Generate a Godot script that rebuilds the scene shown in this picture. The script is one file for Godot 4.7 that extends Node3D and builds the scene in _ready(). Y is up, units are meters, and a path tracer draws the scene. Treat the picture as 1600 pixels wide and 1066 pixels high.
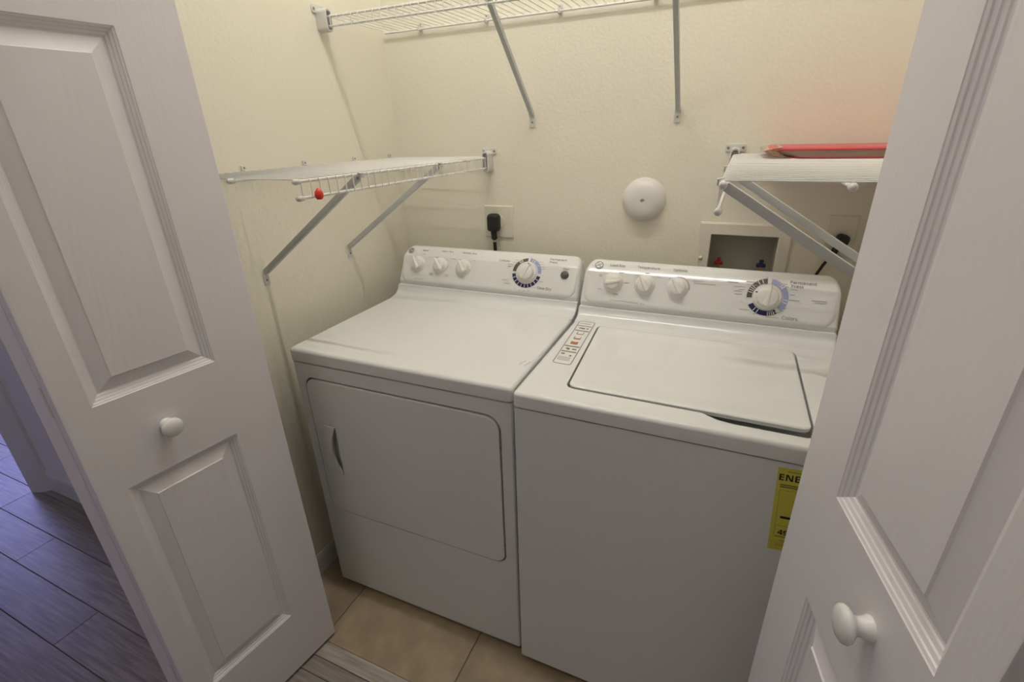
extends Node3D

var M := {}
var taken := {}

# ---------------------------------------------------------------- mesh builder
class MB:
	var v := PackedVector3Array()
	func tri(a: Vector3, b: Vector3, c: Vector3) -> void:
		if a.distance_squared_to(b) < 1e-14 or b.distance_squared_to(c) < 1e-14 or c.distance_squared_to(a) < 1e-14:
			return
		v.append(a); v.append(b); v.append(c)
	func quad(a: Vector3, b: Vector3, c: Vector3, d: Vector3) -> void:
		tri(a, b, c); tri(a, c, d)
	func outward(start: int) -> void:              # closed solids: make the faces look outwards
		var vol := 0.0
		var o := v[start] if start < v.size() else Vector3.ZERO
		for i in range(start, v.size(), 3):
			vol += (v[i] - o).dot((v[i + 1] - o).cross(v[i + 2] - o))
		if vol > 0.0:
			flip(start)
	func facing(start: int, n: Vector3) -> void:   # open sheets: make the faces look along n
		var s := 0.0
		for i in range(start, v.size(), 3):
			s += n.dot((v[i + 2] - v[i]).cross(v[i + 1] - v[i]))
		if s < 0.0:
			flip(start)
	func flip(start: int) -> void:
		for i in range(start, v.size(), 3):
			var t := v[i + 1]
			v[i + 1] = v[i + 2]
			v[i + 2] = t
	func loft(rings: Array, cap0 := true, cap1 := true) -> void:
		for k in rings.size() - 1:
			var p: PackedVector3Array = rings[k]
			var q: PackedVector3Array = rings[k + 1]
			for i in p.size():
				var j := (i + 1) % p.size()
				quad(p[i], p[j], q[j], q[i])
		if cap0: fan(rings[0], true)
		if cap1: fan(rings[rings.size() - 1], false)
	func fan(r: PackedVector3Array, rev: bool) -> void:
		var c := Vector3.ZERO
		for p in r: c += p
		c /= r.size()
		for i in r.size():
			var j := (i + 1) % r.size()
			if rev: tri(c, r[j], r[i])
			else: tri(c, r[i], r[j])
	func box(lo: Vector3, hi: Vector3, b := 0.0, x := Transform3D.IDENTITY) -> void:
		var s := v.size()
		if b <= 0.0:
			loft([MB.rect_ring(lo, hi, lo.z, 0.0, 0.0, x), MB.rect_ring(lo, hi, hi.z, 0.0, 0.0, x)])
		else:
			loft([MB.rect_ring(lo, hi, lo.z, b, b, x), MB.rect_ring(lo, hi, lo.z + b, 0.0, b, x), MB.rect_ring(lo, hi, hi.z - b, 0.0, b, x), MB.rect_ring(lo, hi, hi.z, b, b, x)])
		outward(s)
	static func rect_ring(lo: Vector3, hi: Vector3, z: float, inset: float, c: float, x: Transform3D) -> PackedVector3Array:
		var r := PackedVector3Array()
		var a := lo.x + inset
		var b := hi.x - inset
		var d := lo.y + inset
		var e := hi.y - inset
		if c <= 0.0:
			for p in [Vector2(a, d), Vector2(b, d), Vector2(b, e), Vector2(a, e)]: r.append(x * Vector3(p.x, p.y, z))
		else:
			var k := c * 0.6
			for p in [Vector2(a + k, d), Vector2(b - k, d), Vector2(b, d + k), Vector2(b, e - k), Vector2(b - k, e), Vector2(a + k, e), Vector2(a, e - k), Vector2(a, d + k)]: r.append(x * Vector3(p.x, p.y, z))
		return r
	func tube(path: Array, r: float, sides := 8, x := Transform3D.IDENTITY, flat := 1.0, side := Vector3.ZERO) -> void:
		var s := v.size()
		var rings := []
		for i in path.size():
			var a: Vector3 = path[maxi(i - 1, 0)]
			var b: Vector3 = path[mini(i + 1, path.size() - 1)]
			var t := (b - a).normalized()
			var u := side if side != Vector3.ZERO else (Vector3.UP if absf(t.y) < 0.9 else Vector3.RIGHT)
			u = (u - t * u.dot(t)).normalized()
			var w := t.cross(u)
			var ring := PackedVector3Array()
			for k in sides:
				var g := TAU * k / sides
				var at: Vector3 = path[i]
				ring.append(x * (at + u * cos(g) * r + w * sin(g) * r * flat))
			rings.append(ring)
		loft(rings)
		outward(s)
	func lathe(profile: Array, sides := 24, x := Transform3D.IDENTITY) -> void:   # profile of (radius, height), turned round local z
		var s := v.size()
		var rings := []
		for p in profile:
			var ring := PackedVector3Array()
			for k in sides:
				var g := TAU * k / sides
				ring.append(x * Vector3(cos(g) * p[0], sin(g) * p[0], p[1]))
			rings.append(ring)
		loft(rings)
		outward(s)
	func prism(poly: PackedVector2Array, z0: float, z1: float, x := Transform3D.IDENTITY) -> void:
		var s := v.size()
		var ids := Geometry2D.triangulate_polygon(poly)
		for i in range(0, ids.size(), 3):
			var a := poly[ids[i]]
			var b := poly[ids[i + 1]]
			var c := poly[ids[i + 2]]
			if (b - a).cross(c - a) < 0.0:
				var t := b; b = c; c = t
			tri(x * Vector3(a.x, a.y, z1), x * Vector3(b.x, b.y, z1), x * Vector3(c.x, c.y, z1))
			tri(x * Vector3(a.x, a.y, z0), x * Vector3(c.x, c.y, z0), x * Vector3(b.x, b.y, z0))
		var ccw := not Geometry2D.is_polygon_clockwise(poly)
		for i in poly.size():
			var p := poly[i]
			var q := poly[(i + 1) % poly.size()]
			if not ccw:
				var t := p; p = q; q = t
			quad(x * Vector3(p.x, p.y, z0), x * Vector3(q.x, q.y, z0), x * Vector3(q.x, q.y, z1), x * Vector3(p.x, p.y, z1))
		outward(s)
	func text(s: String, height: float, x: Transform3D, bold := false, depth := 0.0004) -> void:   # centred on x.origin, reads along local x
		var t := TextMesh.new()
		var f := SystemFont.new()
		f.font_names = PackedStringArray(["Droid Sans"])
		if bold: f.font_weight = 700
		t.font = f
		t.text = s
		t.font_size = 48
		t.pixel_size = height / 48.0 * 1.38
		t.depth = depth
		t.curve_step = 4.0
		var a := t.get_mesh_arrays()
		var p: PackedVector3Array = a[Mesh.ARRAY_VERTEX]
		var ix = a[Mesh.ARRAY_INDEX]
		if ix == null: ix = PackedInt32Array(range(p.size()))
		for i in range(0, ix.size(), 3):
			v.append(x * p[ix[i]]); v.append(x * p[ix[i + 1]]); v.append(x * p[ix[i + 2]])
	func commit(angle := 38.0) -> ArrayMesh:
		var lim := cos(deg_to_rad(angle))
		var fn := PackedVector3Array()
		var at := {}
		for i in range(0, v.size(), 3):
			var n := (v[i + 2] - v[i]).cross(v[i + 1] - v[i])
			fn.append(n)
			for k in 3:
				var key := Vector3i((v[i + k] * 50000.0).round())
				if not at.has(key): at[key] = []
				at[key].append(i / 3)
		var nn := PackedVector3Array()
		nn.resize(v.size())
		for i in v.size():
			var me := fn[i / 3]
			var mn := me.normalized()
			var sum := Vector3.ZERO
			for f in at[Vector3i((v[i] * 50000.0).round())]:
				var o: Vector3 = fn[f]
				if o.normalized().dot(mn) > lim: sum += o
			nn[i] = sum.normalized() if sum.length_squared() > 0.0 else mn
		var a := []
		a.resize(Mesh.ARRAY_MAX)
		a[Mesh.ARRAY_VERTEX] = v
		a[Mesh.ARRAY_NORMAL] = nn
		var m := ArrayMesh.new()
		m.add_surface_from_arrays(Mesh.PRIMITIVE_TRIANGLES, a)
		return m

# closed outline of a rounded rectangle, n points per corner and e inner points per edge; always the same count for the same n and e
func rrect(a: float, b: float, c: float, d: float, r: float, n := 6, e := 0) -> PackedVector2Array:
	return rrect4(a, b, c, d, [r, r, r, r], n, e)

func rrect4(a: float, b: float, c: float, d: float, rr: Array, n := 6, e := 0) -> PackedVector2Array:   # x a..c, y b..d, radii from the low-low corner round
	var p := PackedVector2Array()
	var cs := [Vector2(a, b), Vector2(c, b), Vector2(c, d), Vector2(a, d)]
	var inw := [Vector2(1, 1), Vector2(-1, 1), Vector2(-1, -1), Vector2(1, -1)]
	for k in 4:
		var o: Vector2 = cs[k] + inw[k] * rr[k]
		for i in n + 1:
			var g := PI + PI / 2 * k + PI / 2 * i / n
			p.append(o + Vector2(cos(g), sin(g)) * rr[k])
		var last: Vector2 = p[p.size() - 1]
		var nk := (k + 1) % 4
		var o2: Vector2 = cs[nk] + inw[nk] * rr[nk]
		var g2 := PI + PI / 2 * (k + 1)
		var nxt: Vector2 = o2 + Vector2(cos(g2), sin(g2)) * rr[nk]
		for i in e:
			p.append(last.lerp(nxt, (i + 1.0) / (e + 1.0)))
	return p

func lift(p: PackedVector2Array, z: float, x := Transform3D.IDENTITY) -> PackedVector3Array:
	var r := PackedVector3Array()
	for q in p: r.append(x * Vector3(q.x, q.y, z))
	return r

# ---------------------------------------------------------------- scene tree helpers
func numbered(called: String) -> String:
	if not taken.has(called):
		taken[called] = 0
		return called
	taken[called] += 1
	return "%s_%03d" % [called, taken[called]]

func put(o: Node3D, parent: Node3D) -> void:
	if parent == null:
		o.name = numbered(o.name)
		add_child(o, true)
	else:
		parent.add_child(o, true)

func obj(called: String, m: Mesh, mat: Material, parent: Node3D = null, x := Transform3D.IDENTITY) -> MeshInstance3D:
	var o := MeshInstance3D.new()
	o.name = called
	o.mesh = m
	o.material_override = mat
	o.transform = x
	put(o, parent)
	return o

func thing(called: String, label: String, category: String, x := Transform3D.IDENTITY, group := "") -> Node3D:
	var o := Node3D.new()
	o.name = called
	o.transform = x
	put(o, null)
	tag(o, label, category, group)
	return o

func tag(o: Node3D, label: String, category := "", group := "", kind := "") -> void:
	if label: o.set_meta("label", label)
	if category: o.set_meta("category", category)
	if group: o.set_meta("group", group)
	if kind: o.set_meta("kind", kind)

func struct(called: String, m: Mesh, mat: Material, label: String, parent: Node3D = null) -> MeshInstance3D:
	var o := obj(called, m, mat, parent)
	tag(o, label, "", "", "structure")
	return o

func boxm(lo: Vector3, hi: Vector3, b := 0.0) -> ArrayMesh:
	var s := MB.new()
	s.box(lo, hi, b)
	return s.commit()

# ---------------------------------------------------------------- materials
func mat(c: Color, rough := 0.6, spec := 0.5) -> StandardMaterial3D:
	var m := StandardMaterial3D.new()
	m.albedo_color = c.linear_to_srgb()
	m.roughness = rough
	m.metallic_specular = spec
	return m

func noise_tex(size: int, freq: float, octaves: int, sd: int, ramp: Gradient = null) -> NoiseTexture2D:
	var t := NoiseTexture2D.new()
	var n := FastNoiseLite.new()
	n.seed = sd
	n.noise_type = FastNoiseLite.TYPE_SIMPLEX_SMOOTH
	n.frequency = freq
	n.fractal_octaves = octaves
	t.noise = n
	t.width = size
	t.height = size
	t.seamless = true
	if ramp: t.color_ramp = ramp
	return t

func relief(m: StandardMaterial3D, t: Texture2D, scale: Vector3, cm: float, world := false, offset := Vector3.ZERO) -> StandardMaterial3D:
	m.heightmap_enabled = true
	m.heightmap_texture = t
	m.heightmap_scale = cm
	m.uv1_triplanar = true
	m.uv1_world_triplanar = world
	m.uv1_scale = scale
	m.uv1_offset = offset
	return m

func cathedral_tex() -> ImageTexture:                 # relief of a moulded door panel: nested arches of grain
	var w := 512
	var h := 1024
	var im := Image.create(w, h, false, Image.FORMAT_L8)
	var n := FastNoiseLite.new()
	n.seed = 7
	n.frequency = 0.004
	n.fractal_octaves = 3
	var f := FastNoiseLite.new()
	f.seed = 11
	f.frequency = 0.05
	for y in h:
		for x in w:
			var u := (x - w * 0.52) / w
			var q := n.get_noise_2d(x * 1.0, y * 0.25)
			var ring := 24.0 * sqrt(u * u + 0.0012) + 11.0 * (1.0 - float(y) / h) + 2.4 * q
			var g := 0.5 + 0.5 * sin(ring * TAU)
			g = pow(g, 0.6) * (0.8 + 0.2 * f.get_noise_2d(x * 6.0, y * 0.3))
			im.set_pixel(x, y, Color(g, g, g))
	return ImageTexture.create_from_image(im)

func make_materials() -> void:
	var orange_peel := noise_tex(1024, 0.022, 3, 3)
	M.wall = relief(mat(Color(0.865, 0.825, 0.70), 0.75, 0.3), orange_peel, Vector3(3.0, 3.0, 3.0), 0.05, true)
	M.hall_wall = mat(Color(0.82, 0.80, 0.76), 0.8, 0.3)
	M.ceiling = mat(Color(0.8, 0.79, 0.76), 0.9, 0.2)
	M.trim = mat(Color(0.72, 0.72, 0.70), 0.45)
	var fine := noise_tex(512, 0.03, 3, 5)
	M.door_v = relief(mat(Color(0.805, 0.775, 0.81), 0.42), fine, Vector3(9.0, 0.7, 9.0), 0.014)
	M.door_h = relief(mat(Color(0.805, 0.775, 0.81), 0.42), fine, Vector3(0.7, 9.0, 0.7), 0.014)
	M.door_plain = mat(Color(0.805, 0.775, 0.81), 0.4)
	M.door_panel = relief(mat(Color(0.805, 0.775, 0.81), 0.42), cathedral_tex(), Vector3(2.6, 1.1, 2.6), 0.012)
	M.knob_paint = mat(Color(0.80, 0.79, 0.78), 0.25)
	M.enamel = mat(Color(0.76, 0.765, 0.76), 0.16)
	M.enamel_front = mat(Color(0.76, 0.765, 0.765), 0.38)
	M.plastic = mat(Color(0.77, 0.77, 0.755), 0.13)
	M.knob = mat(Color(0.80, 0.78, 0.74), 0.3)
	M.dark = mat(Color(0.03, 0.03, 0.03), 0.7)
	M.black = mat(Color(0.012, 0.012, 0.013), 0.45)
	M.print_grey = mat(Color(0.22, 0.20, 0.17), 0.6)
	M.print_light = mat(Color(0.46, 0.43, 0.38), 0.6)
	M.print_brown = mat(Color(0.085, 0.075, 0.06), 0.5)
	M.print_navy = mat(Color(0.012, 0.012, 0.08), 0.5)
	M.print_lavender = mat(Color(0.33, 0.36, 0.60), 0.5)
	M.print_white = mat(Color(0.75, 0.74, 0.72), 0.5)
	M.print_red = mat(Color(0.50, 0.17, 0.10), 0.5)
	M.steel = mat(Color(0.30, 0.28, 0.25), 0.35)
	M.steel.metallic = 0.6
	M.button = mat(Color(0.11, 0.10, 0.09), 0.35)
	M.wire = mat(Color(0.84, 0.83, 0.80), 0.35)
	M.brace = mat(Color(0.56, 0.57, 0.56), 0.4)
	M.clip = mat(Color(0.70, 0.69, 0.66), 0.4)
	M.plate = mat(Color(0.78, 0.74, 0.63), 0.35)
	M.dome = mat(Color(0.80, 0.77, 0.74), 0.32)
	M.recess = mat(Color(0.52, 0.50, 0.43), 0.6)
	M.yellow = mat(Color(0.66, 0.60, 0.085), 0.5)
	M.red = mat(Color(0.60, 0.055, 0.075), 0.3)
	M.orange_red = mat(Color(0.80, 0.05, 0.02), 0.35)
	M.valve_red = mat(Color(0.40, 0.02, 0.02), 0.5)
	M.valve_blue = mat(Color(0.02, 0.03, 0.15), 0.5)
	M.brass = mat(Color(0.5, 0.36, 0.16), 0.35)
	M.brass.metallic = 0.8
	M.beige = mat(Color(0.50, 0.42, 0.33), 0.75)
	M.wrap = mat(Color(0.9, 0.75, 0.6, 1.0), 0.08)
	M.wrap.albedo_color = Color(0.90, 0.66, 0.50, 0.38)
	M.wrap.transparency = BaseMaterial3D.TRANSPARENCY_ALPHA
	M.grout = mat(Color(0.20, 0.165, 0.12), 0.9)
	M.joint = mat(Color(0.10, 0.09, 0.09), 0.9)
	var stone := Gradient.new()
	stone.set_color(0, Color(0.86, 0.86, 0.86))
	stone.set_color(1, Color(1.0, 1.0, 1.0))
	M.tiles = []
	for c in [Color(0.43, 0.335, 0.215), Color(0.445, 0.35, 0.225), Color(0.415, 0.325, 0.21)]:
		var m := mat(c, 0.5)
		m.albedo_texture = noise_tex(512, 0.012, 4, 21, stone)
		m.uv1_triplanar = true
		m.uv1_world_triplanar = true
		m.uv1_scale = Vector3(1.4, 1.4, 1.4)
		M.tiles.append(m)
	var grain := Gradient.new()
	grain.set_color(0, Color(0.72, 0.72, 0.72))
	grain.set_color(1, Color(1.0, 1.0, 1.0))
	M.planks = []
	for c in [Color(0.42, 0.37, 0.33), Color(0.445, 0.395, 0.355), Color(0.395, 0.35, 0.315), Color(0.60, 0.53, 0.465)]:
		var m := mat(c, 0.38)
		m.albedo_texture = noise_tex(1024, 0.014, 4, 31 + M.planks.size(), grain)
		m.uv1_triplanar = true
		m.uv1_world_triplanar = true
		m.uv1_scale = Vector3(0.30, 5.0, 5.5)
		M.planks.append(m)

# ---------------------------------------------------------------- build
func _ready() -> void:
	# camera
	var cam := Camera3D.new()
	cam.name = "camera"
	cam.transform = Transform3D(Basis.from_euler(Vector3(-0.4074, 0.4295, -0.0302), EULER_ORDER_YXZ), Vector3(1.1902, 1.4419, 1.6116))
	cam.fov = rad_to_deg(2.0 * atan(533.0 / 754.75))
	cam.near = 0.02
	cam.current = true
	add_child(cam)
	# sky and exposure
	var we := WorldEnvironment.new()
	we.name = "world_environment"
	var env := Environment.new()
	env.background_mode = Environment.BG_SKY
	var sky := Sky.new()
	var sm := ProceduralSkyMaterial.new()
	sm.sky_top_color = Color(0.56, 0.57, 0.85)
	sm.sky_horizon_color = Color(0.67, 0.66, 0.90)
	sm.ground_bottom_color = Color(0.22, 0.23, 0.30)
	sm.ground_horizon_color = Color(0.35, 0.38, 0.50)
	sky.sky_material = sm
	env.sky = sky
	env.background_energy_multiplier = 10.0
	env.tonemap_mode = Environment.TONE_MAPPER_LINEAR
	env.tonemap_exposure = 1.0
	env.sdfgi_enabled = true
	env.ssao_enabled = true
	env.ssil_enabled = true
	we.environment = env
	add_child(we)
	# the lamp in the closet, under its ceiling
	var lamp := AreaLight3D.new()
	lamp.name = "closet_lamp"
	lamp.position = Vector3(0.75, 2.945, 0.69)
	lamp.rotation = Vector3(-PI / 2, 0, 0)
	lamp.area_size = Vector2(1.18, 0.026)
	lamp.light_color = Color(1.0, 0.99, 0.97)
	lamp.light_energy = 1.00
	lamp.area_range = 8.0
	lamp.area_attenuation = 2.0
	lamp.shadow_enabled = true
	add_child(lamp)
	for side in [-1.0, 1.0]:                       # the long sides of its diffuser glow too
		var edge := AreaLight3D.new()
		edge.name = "closet_lamp_side"
		edge.position = Vector3(0.75, 2.978, 0.69 + side * 0.0215)
		edge.rotation = Vector3(-0.5, 0.0 if side < 0.0 else PI, 0)
		edge.area_size = Vector2(1.18, 0.03)
		edge.light_color = lamp.light_color
		edge.light_energy = 0.36
		edge.area_range = 8.0
		edge.area_attenuation = 2.0
		edge.shadow_enabled = true
		add_child(edge, true)

	# the flush lamp of the hall, behind the viewer
	var hall := AreaLight3D.new()
	hall.name = "hall_lamp"
	hall.position = Vector3(0.45, 2.985, 1.95)
	hall.rotation = Vector3(-PI / 2, 0, 0)
	hall.area_size = Vector2(0.5, 0.5)
	hall.light_color = Color(1.0, 0.965, 0.88)
	hall.light_energy = 0.46
	hall.area_range = 8.0
	hall.area_attenuation = 2.0
	hall.shadow_enabled = true
	add_child(hall)

	make_materials()
	build_room()
	build_floor()
	build_doors()
	build_dryer()
	build_washer()
	build_shelves()
	build_wall_fittings()
	build_small()

func build_room() -> void:
	var wb := CSGBox3D.new()
	wb.name = "wall_back"
	wb.size = Vector3(1.76, 3.15, 0.12)
	wb.position = Vector3(0.78, 1.5, -0.06)
	wb.material = M.wall
	var hole := CSGBox3D.new()
	hole.name = "box_opening"
	hole.operation = CSGShape3D.OPERATION_SUBTRACTION
	hole.size = Vector3(0.192, 0.20, 0.20)
	hole.position = Vector3(1.23 - 0.78, 1.045 - 1.5, 0.01)
	hole.material = M.wall
	wb.add_child(hole)
	add_child(wb)
	tag(wb, "cream textured back wall of the laundry closet behind the machines", "", "", "structure")
	struct("wall_left", boxm(Vector3(-0.1, 0, 0), Vector3(0, 3.05, 0.875)), M.wall, "cream textured left wall of the laundry closet beside the dryer")
	struct("wall_right", boxm(Vector3(1.56, 0, 0), Vector3(1.66, 3.05, 0.875)), M.wall, "cream textured right wall of the closet hidden behind the right door")
	struct("ceiling", boxm(Vector3(-4.1, 3.05, -2.2), Vector3(2.7, 3.15, 2.8)), M.ceiling, "white ceiling over closet and hall")
	# closet front with its door opening
	struct("wall_front", boxm(Vector3(-0.6, 0, 0.875), Vector3(0.02, 3.05, 0.985)), M.hall_wall, "hall wall piece left of the closet opening")
	struct("wall_front_right", boxm(Vector3(1.54, 0, 0.875), Vector3(2.7, 3.05, 0.985)), M.hall_wall, "hall wall piece right of the closet opening")
	struct("wall_front_header", boxm(Vector3(0.02, 2.46, 0.875), Vector3(1.54, 3.05, 0.985)), M.hall_wall, "wall above the closet opening")
	# hall beyond the left door
	struct("wall_hall", boxm(Vector3(-1.50, 0, 0.74), Vector3(-0.55, 3.05, 0.862)), M.hall_wall, "shaded hall wall far left behind the left bifold door")
	struct("wall_hall_return", boxm(Vector3(-0.7, 0, 0.85), Vector3(-0.6, 3.05, 0.985)), M.hall_wall, "short return of the hall wall")
	struct("wall_hall_header", boxm(Vector3(-4.0, 2.1, 0.74), Vector3(-1.50, 3.05, 0.862)), M.hall_wall, "wall over the hall doorway")
	struct("wall_far_back", boxm(Vector3(-4.1, 0, -2.2), Vector3(0, 3.05, -2.1)), M.hall_wall, "back wall of the next room")
	struct("wall_far_side", boxm(Vector3(-0.2, 0, -2.1), Vector3(-0.1, 3.05, 0.74)), M.hall_wall, "side wall of the next room")
	struct("wall_behind", boxm(Vector3(-4.1, 0, 2.4), Vector3(2.7, 3.05, 2.5)), M.hall_wall, "hall wall behind the viewer")
	struct("wall_hall_right", boxm(Vector3(2.6, 0, 0.985), Vector3(2.7, 3.05, 2.7)), M.hall_wall, "right end wall of the hall")
	# window wall far left: pieces round two windows
	var s := MB.new()
	s.box(Vector3(-4.1, 0, -2.1), Vector3(-4.0, 0.7, 2.7))
	s.box(Vector3(-4.1, 2.3, -2.1), Vector3(-4.0, 3.05, 2.7))
	s.box(Vector3(-4.1, 0.7, -2.1), Vector3(-4.0, 2.3, -1.4))
	s.box(Vector3(-4.1, 0.7, 0.85), Vector3(-4.0, 2.3, 2.7))
	struct("wall_window", s.commit(), M.hall_wall, "far left wall with a window")
	for z in [[-1.4, 0.85]]:
		var f := MB.new()
		f.box(Vector3(-4.07, 0.7, z[0]), Vector3(-4.02, 0.76, z[1]), 0.004)
		f.box(Vector3(-4.07, 2.24, z[0]), Vector3(-4.02, 2.3, z[1]), 0.004)
		f.box(Vector3(-4.07, 0.76, z[0]), Vector3(-4.02, 2.24, z[0] + 0.06), 0.004)
		f.box(Vector3(-4.07, 0.76, z[1] - 0.06), Vector3(-4.02, 2.24, z[1]), 0.004)
		f.box(Vector3(-4.06, 1.48, z[0] + 0.06), Vector3(-4.03, 1.52, z[1] - 0.06), 0.004)
		struct("window_1", f.commit(), M.trim, "white window frame in the far left wall")
	# baseboards
	baseboard("baseboard_left", Vector3(0, 0, 0.0), Vector3(0, 0, 0.86), Vector3(1, 0, 0), 0.078, "white baseboard along the closet left wall beside the dryer")
	baseboard("baseboard_back", Vector3(0.012, 0, 0), Vector3(1.56, 0, 0), Vector3(0, 0, 1), 0.078, "white baseboard behind the machines")
	baseboard("baseboard_right", Vector3(1.56, 0, 0), Vector3(1.56, 0, 0.86), Vector3(-1, 0, 0), 0.078, "white baseboard along the closet right wall")
	baseboard("baseboard_hall", Vector3(-1.48, 0, 0.862), Vector3(-0.6, 0, 0.862), Vector3(0, 0, 1), 0.105, "white baseboard of the hall wall behind the left bifold door")
	var c := MB.new()
	c.prism(PackedVector2Array([Vector2(-1.562, 0.70), Vector2(-1.562, 0.916), Vector2(-1.545, 0.921), Vector2(-1.50, 0.896), Vector2(-1.482, 0.876), Vector2(-1.482, 0.70)]), 0.0, 2.14, Transform3D(Basis(Vector3(1, 0, 0), Vector3(0, 0, 1), Vector3(0, 1, 0)), Vector3.ZERO))
	struct("trim_1", c.commit(20.0), M.trim, "white door casing at the end of the hall wall in bluish light")

func baseboard(called: String, a: Vector3, b: Vector3, n: Vector3, h: float, label: String) -> void:
	var s := MB.new()
	var p := PackedVector2Array([Vector2(0, 0), Vector2(0.013, 0), Vector2(0.013, h - 0.022), Vector2(0.010, h - 0.012), Vector2(0.007, h - 0.004), Vector2(0.004, h), Vector2(0, h)])
	var d := (b - a)
	s.prism(p, 0.0, d.length(), Transform3D(Basis(n, Vector3.UP, d.normalized()), a))
	struct(called, s.commit(25.0), M.trim, label)

func build_floor() -> void:
	var fl := struct("floor", boxm(Vector3(-4.1, -0.12, -2.2), Vector3(2.7, -0.006, 2.8)), M.joint, "floor of closet and hall")
	# grout bed, then the tiles of the closet
	obj("grout_bed", boxm(Vector3(0, -0.006, 0), Vector3(1.56, -0.003, 0.935)), M.grout, fl)
	var rng := RandomNumberGenerator.new()
	rng.seed = 5
	var zs := [0.935, 0.485, 0.035, 0.0]
	for i in 3:
		var xs := [0.0, 0.196, 0.646, 1.096, 1.546, 1.56]
		for j in xs.size() - 1:
			var g := 0.002
			if xs[j + 1] - xs[j] < 0.02 or zs[i] - zs[i + 1] < 0.02:
				continue
			obj("tile", boxm(Vector3(xs[j] + g, -0.006, zs[i + 1] + g), Vector3(xs[j + 1] - g, 0.0, zs[i] - (g if i > 0 else 0.0)), 0.0012), M.tiles[(i * 2 + j) % 3], fl)
	# threshold strip and the wood-look planks of the hall, rows along x
	obj("threshold_strip", boxm(Vector3(0.02, -0.006, 0.936), Vector3(1.54, 0.0005, 0.9815), 0.001), M.planks[3], fl)
	var row := 0
	var w := 0.1278
	for k in range(-5, 13):
		var z0 := 0.9015 + k * w
		var z1 := z0 + w
		if z0 > 2.6: break
		# joints of the rows seen in the photograph; other rows follow the same third-lap
		var phase: float = {0: -1.555, 1: -1.118, 2: -0.578}.get(k, -1.555 + fposmod(k * 0.457, 1.2))
		var x := phase - 1.2 * 3.0
		while x < 2.6:
			var a := maxf(x, -4.0)
			var b := minf(x + 1.2, 2.6)
			x += 1.2
			if b - a < 0.05: continue
			if k < -0 and a > -0.2: continue
			if k < 0: b = minf(b, -0.1)
			if k == 0 and b > 0.02:
				if a < 0.02: plank(a, 0.02, z0, z1, rng, fl)
				if minf(b, 1.54) - maxf(a, 0.02) > 0.05: plank(maxf(a, 0.02), minf(b, 1.54), 0.9825, z1, rng, fl)
				if b > 1.6: plank(maxf(a, 1.54), b, z0, z1, rng, fl)
				continue
			plank(a, b, z0, z1, rng, fl)
		row += 1

func plank(a: float, b: float, z0: float, z1: float, rng: RandomNumberGenerator, fl: Node3D) -> void:
	var g := 0.0009
	obj("plank", boxm(Vector3(a + g, -0.006, z0 + g), Vector3(b - g, 0.0, z1 - g), 0.0011), M.planks[rng.randi() % 3], fl)

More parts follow.
